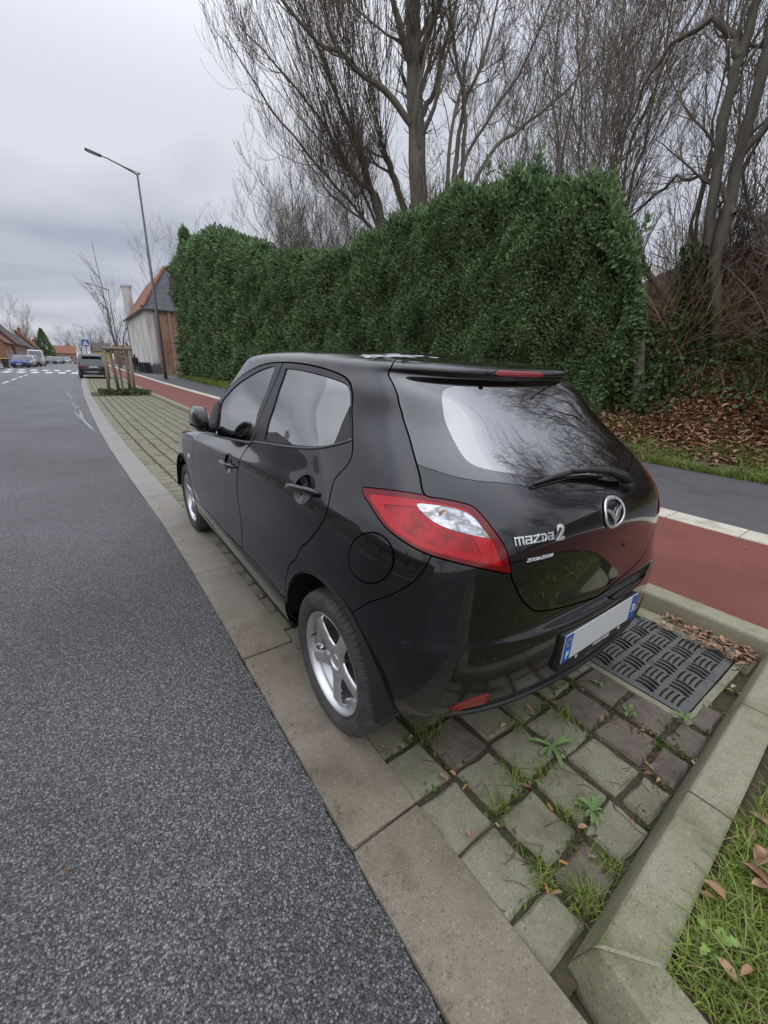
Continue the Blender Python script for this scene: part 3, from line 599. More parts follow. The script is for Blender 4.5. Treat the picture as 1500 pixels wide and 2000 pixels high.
def mk(name,s,m,parent,off=0.,thick=.012,side='L'):
    V,Nn,T=finish(s,off,thick,both=side=='B',right=side=='R'); return mesh_obj(name,V,T,m,parent,True,Nn)
# ---- bvh for draping details
from mathutils.bvhtree import BVHTree
gm=grid_mesh(); Vb=np.concatenate([gm.V,gm.V*[-1,1,1]]); Tb=np.concatenate([gm.T,gm.T[:,::-1]+len(gm.V)])
bvh=BVHTree.FromPolygons(Vb.tolist(),Tb.tolist())
def onrear_(q):
    h=bvh.ray_cast(Vector((q[0],-1,q[1])),Vector((0,1,0))); return h[0],h[1]
car=empty('parked_car',(0,0,0),0,'black five door hatchback parked half on the concrete strip, seen from behind, in the foreground','car')
s=grid_mesh()
# wheel arches
YR,YF,ZW,RA=.625,3.115,.2925,.352
def arch_d(s,yc,ra=RA,zc=.315):
    d=ra-np.hypot(s.V[:,1]-yc,(s.V[:,2]-zc)*.98); d=np.where(np.abs(s.V[:,0])<.60,-1,d); return np.where(s.V[:,2]>.9,-1,d)
arch_in=[]
s=split(s,arch_d(s,YR)); s=split(s,arch_d(s,YF))
def ext(l,right=True): return l
sl_=smooth_loop
# tailgate (with spoiler, rear window) - left half, closed across u<0
tl=UV['tailgate_left']; low=UV['tailgate_low']
roof_v=22.9
seamL=np.array([[3.55,roof_v],[3.72,roof_v-.25],[3.83,22.2],[3.86,21.3]]+[p for p in tl[2:]]); seam=sl_(seamL,4,False)
lowp=sl_(low,4,False); lowp[:,1]=np.where(lowp[:,0]<1.0,np.maximum(lowp[:,1],lowp[-1,1]-.2),lowp[:,1])
tgp=np.concatenate([seam,lowp[1:],[[-.6,lowp[-1,1]],[-.6,roof_v],[0.03,roof_v]]])
tg,s=part(s,tgp,.006)
# spoiler
spv=np.array([[-.6,roof_v+.4],[-.6,20.75],[0.05,20.75],[2.0,20.75],[3.2,20.75],[4.6,20.75],[4.6,roof_v+.4]]); sp,tg=part(tg,spv,.003)
ch=np.array([[-.6,22.05],[-.6,21.1],[0.03,21.1],[.70,21.1],[.86,21.3],[.84,21.85],[.70,22.05],[0.03,22.05]]); chm,sp=part(sp,ch,.003)
gl=sl_(UV['glass_left'],3,False); glo=sl_(UV['glass_low'],3,False)
gp=np.concatenate([[[0.03,20.4],[4.4,20.4]],gl[2:]+[.35,0],[[glo[0][0]+.35,glo[0][1]+.12]],glo[1:],[[-.6,glo[-1,1]],[-.6,20.4]]])
rg,tg=part(tg,gp,.003)
cl=np.array(UV['clear_left'],float); cl=sl_(cl,4,False); cl=np.concatenate([[[-.6,cl[0,1]]],cl,[[-.6,cl[-1,1]]]])
clear,border=part(rg,cl,0.0005)
# lamps, bumper
tlp=sl_(UV['tail_lamp'],4); lamp,s=part(s,tlp,.005)
bs=sl_(UV['bumper_seam'],4,False)
tgl=lowp[::-1]
bp=np.concatenate([bs,[[tlp[:,0][0]*0+bs[-1,0]-.6,bs[-1,1]+1.0],[3.0,11.9],[-.6,11.9],[-.6,-1],[bs[0,0]+1.0,-1],[bs[0,0]+.7,bs[0,1]-3]]])
bump,s=part(s,bp,.004)
fd=sl_(UV['front_door'],4); door_f,s=part(s,fd,.006)
rd=sl_(UV['rear_door'],4); door_r,s=part(s,rd,.006)
fu=sl_(UV['fuel'],3); fuel,s=part(s,fu,.005)
ff=sl_(UV['front_frame'],3); ffr,door_f=part(door_f,ff,.002)
rf=sl_(UV['rear_frame'],3); rfr,door_r=part(door_r,rf,.002)
fg=sl_(UV['front_glass'],4); fgl,ffr=part(ffr,fg,.003)
rgp=sl_(UV['rear_glass'],4); rgl,rfr=part(rfr,rgp,.003)
qt=sl_(UV['quarter_trim'],3); qtr,rgl=part(rgl,qt,.002)
# windscreen
ws=sl_([[-.6,23.0],[11.2,22.6],[11.9,21],[11.92,18.0],[11.92,15.3],[12.6,14.3],[14.6,14.1],[14.6,23.0]],3); ws=np.array([[12.1,22.0],[11.98,19],[11.98,16.2],[12.3,15.1],[13.2,14.8],[14.8,14.7],[14.8,22.6],[13,22.5]])
def sdf_front(s,poly):
    poly=np.array(poly); ins=inside(poly,s.U); q=uvp(poly); n=len(poly); v=s.V; dm=np.full(len(v),9.)
    for i in range(n):
        j=(i+1)%n
        if poly[i][0]>14.0 and poly[j][0]>14.0: continue
        a,b=q[i],q[j]; ab=b-a; L=ab@ab
        if L<1e-12: continue
        t=np.clip((v-a)@ab/L,0,1); np.minimum(dm,np.linalg.norm(v-(a+t[:,None]*ab),axis=1),out=dm)
    return np.where(ins,-dm,dm)
wsd=sl_(ws,3); d=sdf_front(s,wsd); wind=split(s,d+.002); s=split(s,-(d-.002))
bon=np.array([[12.05,14.4],[12.35,13.9],[12.4,11.6],[12.9,10.4],[14.8,10.1],[14.8,14.35],[13,14.5]]); d=sdf_front(s,sl_(bon,3)); bonnet=split(s,d+.003); s=split(s,-(d-.003))
hl=np.array([[11.0,12.6],[11.7,12.9],[12.3,11.3],[12.6,10.0],[12.2,9.6],[11.6,10.2],[11.1,11.3]]); hlamp,s=part(s,sl_(hl,3),.004)
body=mk('body',s,paint,car,side='B')
tailgate=mk('tailgate',tg,paint,car,side='B')
spoil=mk('spoiler',sp,paint,tailgate,side='B'); mk('high_brake_light',chm,refm,tailgate,off=.001,side='B')
rw=mk('rear_window_border',border,mat('black_glass_border',(.004,.004,.005),.03,spec=.8,coat=1),tailgate,off=-.001,side='B')
mk('rear_window',clear,rwinm,tailgate,off=-.002,thick=0,side='B')
bum=mk('rear_bumper',bump,paint,car,side='B')
mk('bonnet',bonnet,paint,car,side='B'); mk('windscreen',wind,winm,car,off=-.003,thick=0,side='B')
lib_band=sl_([[x,y] for x,y in UV['tail_lamp']],4); cen=lib_band.mean(0)
clr=sl_(UV['clear_lens'],4)
for sd in 'LR':
    # tail lamp: rim, inner lens, clear lens
    inner=cen+(lib_band-cen)*[.86,.84]; li,lo=part(lamp,inner,.0002)
    cl_i,li2=part(li,clr,.0005)
    # bright band following the lamp's front edge
    q=sl_([[cen[0]+(p[0]-cen[0])*.62,cen[1]+(p[1]-cen[1])*.62] for p in UV['tail_lamp']],4); band,li3=part(li2,q,.0002)
    L0=mk('tail_light',lo,lens2,car,off=.004,thick=.02,side=sd); mk('red_lens',li3,lens3,L0,off=.0035,thick=.0,side=sd); mk('inner_lens',band,lensm,L0,off=.002,thick=.002,side=sd); mk('clear_lens',cl_i,clearm,L0,off=.003,thick=.0,side=sd)
    bv,bn=onrear_((-.640,1.000)); MB().lathe([(-.001,0),(-.001,.011),(.003,.009),(.005,0)],16,'y',(bv[0]*(1 if sd=='L' else -1),bv[1]-.006,bv[2])).build('amber_bulb',mat('amber',(.45,.20,.08),.25,coat=.5),L0,True)
    df=mk('front_door',door_f,paint,car,side=sd); dr=mk('rear_door',door_r,paint,car,side=sd)
    mk('window_frame',ffr,frame_m,df,off=-.001,side=sd); mk('window_frame',rfr,frame_m,dr,off=-.001,side=sd)
    mk('window',fgl,winm,df,off=-.006,thick=0,side=sd); mk('window',rgl,winm,dr,off=-.006,thick=0,side=sd); mk('quarter_trim',qtr,plast,dr,off=-.002,side=sd)
    mk('headlight',hlamp,clearm,car,off=.003,side=sd)
mk('fuel_door',fuel,paint,car,off=.0005,side='L')
# dark lining behind every gap (not behind glass or in the arches)
s=grid_mesh(); s=split(s,arch_d(s,YR,RA+.01)); s=split(s,arch_d(s,YF,RA+.01))
for pl in (cl,fg,rgp): s=split(s,-sdf(s,pl)+ .0)
s=split(s,-sdf_front(s,wsd))
mk('inner_lining',s,linerm,car,off=-.018,thick=0,side='B')
def onrear(x,z):
    h=bvh.ray_cast(Vector((x,-1,z)),Vector((0,1,0))); n=h[1]; n=n if n.y<0 else -n; return h[0],n
def onside(y,z,sx=-1):
    h=bvh.ray_cast(Vector((sx*2,y,z)),Vector((-sx,0,0))); n=h[1]; n=n if n.x*sx>0 else -n; return h[0],n
def drape_rear(V,F,name,m,parent,x0,z0,lift=.002,tilt=0,smooth=False):
    out=[]; c,s_=math.cos(tilt),math.sin(tilt)
    for x,y,z in V:
        p,n=onrear(x0+x*c-y*s_,z0+x*s_+y*c); out.append((p+n*(lift+z))[:])
    return mesh_obj(name,out,F,m,parent,smooth)
# text on the tailgate
def add_text(txt,name,size,x0,z0,m,parent,ext=.002,bold=0,shear=0,space=1,tilt=0,sx=1,bevel=0,lift=.002):
    V,F=text_mesh(txt,size,ext,bold,shear,space,bevel); V=V*[sx,1,1]; return drape_rear(V,F,name,m,parent,x0,z0,lift+ext,tilt)
def strokes(word,name,h,x0,z0,m,parent,wd=.0062,sp=.006,sl=.0,depth=.003):
    """boxy badge lettering drawn as bars"""
    G={'m':(1.45,[[(0,0),(0,1),(1.45,1),(1.45,0)],[(.72,1),(.72,0)]]),'a':(1.05,[[(0,1),(1.05,1),(1.05,0),(0,0),(0,.52),(1.05,.52)]]),
       'z':(1.05,[[(0,1),(1.05,1),(0,0),(1.05,0)]]),'D':(1.05,[[(0,1),(.8,1),(1.05,.72),(1.05,.28),(.8,0),(0,0)],[(.28,.62),(.28,.0)]])}
    w=sum(G[c][0]*h+sp+wd for c in word); x=-w/2; b=MB()
    for c in word:
        gw,ls=G[c]
        for l in ls:
            for (xa,za),(xb,zb) in zip(l[:-1],l[1:]):
                A=Vector((x+xa*h,za*h-h/2,0)); B=Vector((x+xb*h,zb*h-h/2,0)); t=(B-A).normalized(); n_=Vector((-t.y,t.x,0))*wd/2; A=A-t*wd/2; B=B+t*wd/2
                q=[A+n_,A-n_,B-n_,B+n_]; q2=[A+n_*.55,A-n_*.55,B-n_*.55,B+n_*.55]
                V=[(v.x,v.y,0) for v in q]+[(v.x,v.y,depth) for v in q2]; b.add(V,[(4,5,6,7),(0,1,5,4),(1,2,6,5),(2,3,7,6),(3,0,4,7)])
        x+=gw*h+sp+wd
    return drape_rear(b.v,b.f,name,m,parent,x0,z0,.002)
strokes('mazDa','model_lettering',.0185,-.403,.927,chrome,tailgate,wd=.0056,sp=.0035)
add_text('2','model_number',.062,-.309,.930,chrome,tailgate,.002,.0016,.15,1.0,sx=1.15,bevel=.0006)
add_text('ZOOM-ZOOM','slogan_lettering',.0145,-.39,.866,mat('silver_print',(.75,.75,.76),.4),tailgate,.0008,.0002,.35,1.05,sx=1.10)
# emblem: oval ring with winged V
def ring_mesh(a,b,r,n=64,m=8):
    V=[];F=[]
    for i in range(n):
        t=2*math.pi*i/n; x,z=a*math.cos(t),b*math.sin(t)
        x=math.copysign(abs(math.cos(t))**.88,math.cos(t))*a; z=math.copysign(abs(math.sin(t))**.88,math.sin(t))*b
        for k in range(m): w=2*math.pi*k/m; V.append((x+r*1.25*math.cos(w)*math.cos(t),z+r*1.25*math.cos(w)*math.sin(t),r*.55*math.sin(w)))
    for i in range(n):
        for k in range(m): F.append((i*m+k,i*m+(k+1)%m,((i+1)%n)*m+(k+1)%m,((i+1)%n)*m+k))
    return V,F
ex,ez=-.002,.946
Vr,Fr=ring_mesh(.064,.046,.0052); emb=drape_rear(Vr,Fr,'emblem',chrome,tailgate,ex,ez,.006,0,True)
wing=[(-.060,.016),(-.048,.019),(-.030,.014),(-.012,.004),(0,-.012),(.012,.004),(.030,.014),(.048,.019),(.060,.016),(.044,.008),(.026,-.004),(.012,-.022),(0,-.042),(-.012,-.022),(-.026,-.004),(-.044,.008)]
Vw=[(x,z,0.) for x,z in wing]+[(x,z,.004) for x,z in wing]; n=len(wing)
def tri_poly(pts):
    from mathutils.geometry import tessellate_polygon
    return [tuple(t) for t in tessellate_polygon([[Vector((x,y,0)) for x,y in pts]])]
Fw=[tuple(i+n for i in t) for t in tri_poly(wing)]+[(i,(i+1)%n,n+(i+1)%n,n+i) for i in range(n)]
drape_rear(Vw,Fw,'emblem_wings',chrome,tailgate,ex,ez,.003)
# small round lock cap on the tailgate
b=MB().lathe([(0,0),(0,.009),(.004,.011),(.006,.013)],24,'y'); p,nn=onrear(.125,.80); o=b.build('lock_cap',plast,tailgate,True); o.location=p-Vector((0,.004,0))
# rear wiper: spindle cover right of the middle, arm and blade to the left over the glass foot
def rp(x,z,l):
    p,n=onrear(x,z); return (p+n*l)[:]
b=MB(); 
arm=[(.150,1.015,.020),(.115,1.030,.030),(.04,1.050,.032),(-.06,1.064,.030),(-.14,1.070,.026)]
b.tube([rp(*q) for q in arm],[.021,.019,.014,.0105,.008],8)
wp=b.build('wiper',plast,tailgate,True)
bl=MB().tube([rp(-.33,1.058,.012),rp(-.24,1.066,.016),rp(-.14,1.070,.018),rp(-.03,1.066,.016),rp(.04,1.057,.012)],[.005,.0075,.009,.0075,.005],6).tube([rp(-.34,1.052,.004),rp(-.14,1.062,.006),rp(.05,1.048,.004)],.003,4)
bl.build('wiper_blade',plast,tailgate,True)
MB().lathe([(-.028,0),(-.028,.014),(-.02,.022),(0,.027),(.012,.03)],24,'y',rp(.150,1.012,.004)).build('wiper_cap',plast,tailgate,True)
# washer nozzle above the glass
MB().lathe([(-.012,0),(-.010,.008),(0,.011)],16,'y',rp(-.185,1.39,.0)).build('washer_nozzle',plast,tailgate,True)
# bumper reflectors
for sx in(-1,1):
    V=[];F=[];nx=14
    for i in range(nx+1):
        t=i/nx; x=-.655+.115*t; top=.388+.034*min(1,t*1.6)**.7; bot=.378+.004*t
        for zz,l in((bot,-.002),(bot,.006),(top,.006),(top,-.002)):
            p,nr=onrear(x,zz); q=p+nr*l; V.append((q.x*(-sx),q.y,q.z) if sx>0 else q[:])
    for i in range(nx):
        for k in range(4): F.append((i*4+k,i*4+(k+1)%4,(i+1)*4+(k+1)%4,(i+1)*4+k))
    F+=[(0,1,2,3),(nx*4+3,nx*4+2,nx*4+1,nx*4)]
    o=mesh_obj('reflector',V,F,refm,bum)
# lower lip of the bumper
V=[];F=[];prof=[(0,.0),(.010,.004),(.014,-.004),(.004,-.012)]
xs=np.linspace(-.62,.62,50)
for x in xs:
    z=.345+.02*(abs(x)/.62)**2; p,nr=onrear(x,z)
    for l,dz in prof: q=p+nr*l; V.append((q.x,q.y,q.z+dz))
for i in range(len(xs)-1):
    for k in range(3): F.append((i*4+k,i*4+k+1,(i+1)*4+k+1,(i+1)*4+k))
mesh_obj('bumper_lip',V,F,plast,bum,True)
# number plate and its holder
white=mat('plate_white',(.62,.63,.64),.35); blue=mat('plate_blue',(.012,.10,.42),.35)
PY,PZ=.025,.502
pl=MB().box((0,PY+.010,PZ-.010),(.530,.042,.152),bev=.004).build('number_plate_holder',plast,bum,auto=30)
pz=PZ+.012
pp=MB(); pp.cur=0; pp.box((0,PY-.0135,pz),(.520,.003,.110)); plate=pp.build('number_plate',white,bum)
q=MB(); q.box((-.237,PY-.0155,pz),(.044,.002,.108)); q.build('country_band',blue,plate); q=MB(); q.box((.237,PY-.0155,pz),(.044,.002,.108)); q.build('region_band',blue,plate)
def flat_text(t,name,size,x,z,m,par,y,bold=0,sx=1):
    V,F=text_mesh(t,size,.0004,bold); V=np.array(V); return mesh_obj(name,[(x+a*sx,y-c,z+b_) for a,b_,c in V],F,m,par)
wl=mat('white_letter',(.8,.8,.8),.4)
flat_text('F','country_letter',.038,-.237,pz-.028,wl,plate,PY-.0172,.0012); flat_text('59','region_number',.046,.237,pz-.006,wl,plate,PY-.0172,.0012,.62)
st=MB(); stm=mat('star_yellow',(.75,.6,.08),.4)
for i in range(12):
    a=2*math.pi*i/12; st.prism([(-.237+.0145*math.cos(a)+r*math.cos(w),pz+.024+.0145*math.sin(a)+r*math.sin(w)) for j in range(10) for w in[math.pi/2+j*math.pi/5] for r in[.0028 if j%2==0 else .0012]],0,.0006,lambda x,z,h:(x,PY-.0168-h,z))
st.build('ring_of_stars',stm,plate)
flat_text('MOTOR ONE.BE','dealer_lettering',.0165,.02,pz-.0715,wl,pl,PY-.0125,.0003)
for x in(-.155,.155): q=MB(); q.prism([(x-.008,pz-.067),(x+.008,pz-.067),(x+.003,pz-.078),(x-.003,pz-.078)],0,.0012,lambda a,b_,h:(a,PY-.0115-h,b_)); q.build('plate_clip',wl,pl)
# tailgate pull right of the middle: flat near-black strip for the recess's shade
V=[];F=[]
for x in np.linspace(.05,.40,16):
    t=(x-.05)/.35; h=.020*abs(math.sin(math.pi*t))**.6+.003
    for zz,l in((.604,.002),(.604-h,.0015),):
        p,nr=onrear(x,zz); V.append((p+nr*l)[:])
for i in range(15): F.append((2*i,2*i+1,2*i+3,2*i+2))
mesh_obj('recess_shade_strip',V,F,linerm,bum,True)
# door handles and their recesses, belt strips
for sx in(-1,1):
    for dn,(y0,y1,z0,z1) in(('front_door',(1.615,1.86,.876,.862)),('rear_door',(.716,.948,.960,.934))):
        par=[o for o in car.children if o.name.split('.')[0]==dn][0 if sx<0 else 1]
        # dished recess: dark bowl with a light lower lip
        yc,zc=(y0+y1)/2-.0,(z0+z1)/2; V=[];F=[];nr_=5;na=28
        for r in range(nr_+1):
            for a in range(na):
                t=2*math.pi*a/na; rr=r/nr_; y=yc+.062*rr*math.cos(t)*1.15; z=zc+.004+.052*rr*math.sin(t)
                p,n2=onside(y,z,sx); V.append((p+n2*(.0015-.002*(1-rr)))[:])
        for r in range(nr_):
            for a in range(na): F.append((r*na+a,r*na+(a+1)%na,(r+1)*na+(a+1)%na,(r+1)*na+a))
        nrm=[]
        for v,(r,a) in zip(V,[(r,a) for r in range(nr_+1) for a in range(na)]):
            t=2*math.pi*a/na; rr=r/nr_; nrm.append(Vector((sx*1.0,-rr*.9*math.cos(t),-rr*1.25*math.sin(t))).normalized()[:])
        rec=mesh_obj('handle_recess',V,F,paint,par,True,nrm)
        b=MB(); pts=[];rr=[]
        for t in np.linspace(0,1,9):
            y=y0+(y1-y0)*t; z=z0+(z1-z0)*t; p,n2=onside(y,z,sx); e_=min(1,6*t,6*(1-t)); pts.append((p+n2*(.002+.020*e_**.7))[:]); rr.append(.0045+.0095*e_**.6)
        b.tube(pts,rr,10); o=b.build('door_handle',paint,par,True)
    # belt strip under the windows
    for dn,key,i0,i1 in(('front_door','front_frame',8,11),('rear_door','rear_frame',10,17)):
        par=[o for o in car.children if o.name.split('.')[0]==dn][0 if sx<0 else 1]
        pl_=sl_(UV[key][i0-1:i1],4,False); pts=uvp(pl_); pts[:,0]*=-sx
        b=MB().tube([(p[0]+sx*.002,p[1],p[2]-.004) for p in pts],.0062,6); b.build('belt_strip',trimm,par,True)
# mirrors (folded in, rounded housings)
for sx in(-1,1):
    par=[o for o in car.children if o.name.split('.')[0]=='front_door'][0 if sx<0 else 1]
    bm=bmesh.new(); bmesh.ops.create_cube(bm,size=2); bmesh.ops.subdivide_edges(bm,edges=bm.edges[:],cuts=9,use_grid_fill=True)
    for v in bm.verts:
        c=v.co; q=(abs(c.x)**3.2+abs(c.y)**3.2+abs(c.z)**3.2)**(1/3.2); c=c/q
        x,y,z=c.x*.060,c.y*.122,c.z*.078
        if z<0: z*=.92; x*=1-.10*abs(c.z)
        x*=1-.22*max(0,c.z); y*=1-.16*max(0,c.z)-.10*max(0,-c.z)
        if x*sx<0: x*=.45
        v.co=(x,y+.10*abs(x),z)
    V=[v.co[:] for v in bm.verts]; F=[[v.index for v in f.verts] for f in bm.faces]; bm.free()
    mo=mesh_obj('side_mirror',[(sx*.882+x,2.08+y,1.075+z) for x,y,z in V],F,paint,par,True)
    MB().tube([(sx*.79,2.20,1.00),(sx*.83,2.18,1.01),(sx*.87,2.13,1.03)],[.03,.028,.024],10).build('mirror_stalk',plast,mo,True)
    V=[]
    for v in mo.data.vertices:
        pass
    MB().tube([(sx*(.882+.0605*math.cos(t)*1.0),2.08+.123*math.sin(t)+.10*abs(.06*math.cos(t)),1.043) for t in np.linspace(-1.25,1.35,16)],.0035,5).build('mirror_seam',linerm,mo)
    # black sail panel in the window corner
    q=[onside(*p_,sx) for p_ in ((2.46,.985),(2.20,.985),(2.24,1.07),(2.30,1.15),(2.42,1.13),(2.50,1.05))]
    MB().add([(a_+n_*.010)[:] for a_,n_ in q]+[(a_-n_*.004)[:] for a_,n_ in q],[(0,1,2,3,4,5),(6,7,8,9,10,11)]+[(i,(i+1)%6,6+(i+1)%6,6+i) for i in range(6)]).build('mirror_sail',plast,par)
# indicator on the front wing
p,nn=onside(2.80,.715); MB().lathe([(-.006,0),(-.006,.016),(0,.022)],20,'x',p[:]).build('side_indicator',mat('frosted_lens',(.75,.72,.68),.3),car,True)
# wheel wells and floor
for yc in(YR,YF):
    for sx in(-1,1):
        n=28
        V=[];F=[]
        for k in range(n+1):
            a=math.pi*k/n
            for x,r in((.852,RA-.001),(.845,RA+.012),(.56,RA+.012),(.56,.02)): V.append((sx*x,yc+r*math.cos(a),max(.32,.315+r*math.sin(a))))
        for k in range(n):
            for i in range(3): F.append((k*4+i,k*4+i+1,(k+1)*4+i+1,(k+1)*4+i))
        mesh_obj('wheel_well',V,F,wellm,car,True)
fl=MB().box((0,1.87,.235),(1.10,3.2,.05)).box((0,.33,.32),(1.0,.36,.05)).box((0,1.87,.235),(1.62,1.7,.05)); fl.build('floor_pan',wellm,car)
for sx in (-1,1):
    V=[];F=[];ys=np.linspace(.985,2.755,30)
    for y in ys:
        for x,z in((.852,.40),(.853,.345),(.838,.285),(.79,.250),(.70,.25)): V.append((sx*x,y,z))
    for i in range(29):
        for k in range(4): F.append((i*5+k,i*5+k+1,(i+1)*5+k+1,(i+1)*5+k))
    mesh_obj('sill',V,F,paint,car,True)
# ---- wheels
tyre_m=mat('tyre_rubber',(.035,.035,.038),.75); noisy(tyre_m,[(.038,.037,.038),(.085,.081,.078)],scale=14,detail=6,bump=.2,bscale=90,dist=.003)
rim_m=mat('silver_alloy',(.52,.53,.54),.32,metal=.85); noisy(rim_m,[(.58,.585,.59),(.74,.75,.76)],scale=9,detail=5,rr=(.28,.42))
brk=mat('brake_metal',(.12,.08,.065),.5,metal=.6)
def make_wheel():
    w=empty('wheel',(0,0,0))
    # tyre, axis x, outer side at x=+.0925
    prof=[(-.075,.205),(-.088,.225),(-.0935,.252),(-.088,.276),(-.074,.2875),(-.045,.292),(0,.2935),(.045,.292),(.074,.2875),(.084,.281),(.0905,.270),(.0935,.252),(.092,.236),(.088,.222),(.082,.212),(.075,.205)]
    dense=[]
    for i in range(len(prof)-1):
        for t in(0,.5): dense.append(tuple(np.array(prof[i])*(1-t)+np.array(prof[i+1])*t))
    dense.append(prof[-1]); n=432; V=[];F=[];m=len(dense)
    for k in range(n):
        for (h,r) in dense:
            rr=r
            if r>.272:
                ph=(k+ (4*abs(h)/.09))%6
                if abs(h)>.052: rr-=.0045 if ph<1.0 else 0
                if abs(abs(h)-.03)<.006 or abs(h)<.004: rr-=.007
                if .03<abs(h)<=.052 and ph<1: rr-=.005
            a=2*math.pi*k/n; V.append((h,rr*math.cos(a),rr*math.sin(a)))
    for k in range(n):
        for i in range(m-1): F.append((k*m+i,k*m+i+1,((k+1)%n)*m+i+1,((k+1)%n)*m+i))
    t=mesh_obj('tyre',V,F,tyre_m,w); sharp(t,28)
    for r,x in ((.262,.0928),(.240,.0931),(.214,.0846)): MB().lathe([(x-.001,r-.0012),(x+.0012,r),(x-.001,r+.0012)],96).build('sidewall_rib',tyre_m,t,True)
    # rim barrel with flange
    rim=MB().lathe([(.074,.2065),(.080,.208),(.083,.205),(.081,.200),(.070,.196),(.062,.190),(.050,.187),(.0,.180),(-.07,.185),(-.08,.20)],96).build('rim',rim_m,w,True)
    # spoked face as polar grid with windows cut out
    nr,na=110,432; rs=np.linspace(.0,.194,nr); A=np.arange(na)*2*np.pi/na
    RR,AA=np.meshgrid(rs,A,indexing='ij'); ph=np.mod(AA+np.pi/5,2*np.pi/5)-np.pi/5
    lat=np.abs(ph)*RR; half=.0285+.014*np.clip((RR-.15)/.04,0,1)**2+.034*np.clip((.098-RR)/.05,0,1)**1.6
    spoke=np.clip(1-(lat/half)**2,0,1)
    h=.046+.020*np.sin(np.clip(RR/.19,0,1)*np.pi*.5)**.9-.020*np.clip((RR-.165)/.03,0,1)**2
    h=h+.006*spoke**.5-.007*(np.clip(lat/half,0,1.2))**4
    h=np.where(RR<.036,.050,h); 
    for k in range(5):
        a=k*2*np.pi/5+np.pi/5+0; dd=np.hypot(RR*np.cos(AA)-.052*np.cos(a),RR*np.sin(AA)-.052*np.sin(a)); h=np.where(dd<.0125,h-.022,h)
    g=SM(); g.V=np.stack([h,RR*np.cos(AA),RR*np.sin(AA)],-1).reshape(-1,3); g.U=g.V[:,1:]*1.
    idx=np.arange(nr*na).reshape(nr,na); a=idx[:-1]; b_=np.roll(idx,-1,1)[:-1]; c_=np.roll(idx,-1,1)[1:]; d_=idx[1:]
    g.T=np.concatenate([np.stack([a,b_,c_],-1).reshape(-1,3),np.stack([a,c_,d_],-1).reshape(-1,3)])
    dh_r=np.gradient(h,rs,axis=0); dh_a=(np.roll(h,-1,1)-np.roll(h,1,1))/(2*A[1])/np.maximum(RR,.01)
    nn=np.stack([np.ones_like(h),-dh_r*np.cos(AA)+dh_a*np.sin(AA),-dh_r*np.sin(AA)-dh_a*np.cos(AA)],-1); g.N=(nn/np.linalg.norm(nn,axis=-1,keepdims=True)).reshape(-1,3)
    dist=np.minimum(np.minimum(lat-half,RR-.060),.184-RR); g=split(g,dist.reshape(-1)-0)
    V,Nn,T=finish(g,0,.030); mesh_obj('spokes',V,T,rim_m,rim,True,Nn)
    MB().lathe([(.058,0),(.0585,.012),(.057,.024),(.052,.0275),(.044,.028)],40).build('centre_cap',rim_m,rim,True)
    MB().tube([(.05,-.045,-.172),(.075,-.045,-.165)],.004,6).build('valve',plast,rim)
    MB().lathe([(.015,.03),(.015,.122),(.0,.122),(.0,.03)],48).lathe([(.03,.0),(.03,.06),(.0,.06)],32).build('brake_disc',brk,w,True)
    return w
wheel0=make_wheel(); wheel0.parent=car
def seatw(w,sx,y,rot,steer=0): w.location=(sx*.742,y,ZW); w.rotation_euler=(rot,0,(math.pi if sx<0 else 0)+steer)
seatw(wheel0,-1,YR,R(-90)*1+R(8)); 
for sx,y,ro in((-1,YF,R(20)),(1,YR,R(50)),(1,YF,R(0))): seatw(copy_tree(wheel0,car),sx,y,ro)
# ---- interior
fab=mat('grey_seat_fabric',(.16,.155,.145),.9); noisy(fab,[(.13,.125,.118),(.20,.195,.18)],scale=40); fab2=mat('beige_trim',(.30,.28,.24),.8); dashm=mat('dashboard_plastic',(.03,.03,.033),.6)
def seat(x,y,bench=False,w=.50):
    s_=MB(); wd=1.24 if bench else w
    s_.box((x,y+.02,.48),(wd,.50,.15),bev=.05); s_.box((x,y-.25,.80),(wd,.13,.56),bev=.05,rx=R(14))
    o=s_.build('seat',fab,car,auto=40)
    for hx in([-.40,.40] if bench else [0]):
        h=MB().box((x+hx,y-.36,1.155 if not bench else 1.11),(.25,.085,.17),bev=.04).tube([(x+hx-.05,y-.33,1.0),(x+hx-.05,y-.35,1.12)],.006,6).tube([(x+hx+.05,y-.33,1.0),(x+hx+.05,y-.35,1.12)],.006,6); h.build('headrest',fab2 if 0 else fab,o,auto=40)
seat(-.36,2.0); seat(.36,2.0); seat(0,1.08,True)
d_=MB().box((0,2.62,.86),(1.40,.40,.26),bev=.08).box((0,2.35,.62),(.30,.40,.30),bev=.04); d_.build('dashboard',dashm,car,auto=40)
sw=MB()
for k in range(1): sw.tube([( -.36+.18*math.cos(a),2.34-.07*math.sin(a),.93+.165*math.sin(a)) for a in np.linspace(0,2*math.pi,33)],.015,8,cap=False)
sw.box((-.36,2.35,.93),(.15,.04,.10),bev=.02).box((-.36,2.35,.93),(.34,.02,.035)).box((-.36,2.36,.86),(.03,.02,.14)); sw.build('steering_wheel',dashm,car,auto=40)
# door cards (inner faces) and roof lining, seen through the glass
for sx in(-1,1): MB().box((sx*.775,1.86,.72),(.03,1.70,.50),bev=.01).build('door_card',fab2,car)
ib=MB(); ib.box((0,1.35,1.40),(1.0,1.2,.012)); ib.build('roof_lining',mat('roof_lining_fabric',(.42,.41,.39),.9),car)
MB().box((0,.62,.86),(1.18,.46,.03),bev=.01).build('parcel_shelf',dashm,car)
MB().box((0,2.30,1.33),(.24,.03,.065),bev=.012).build('inner_mirror',dashm,car)

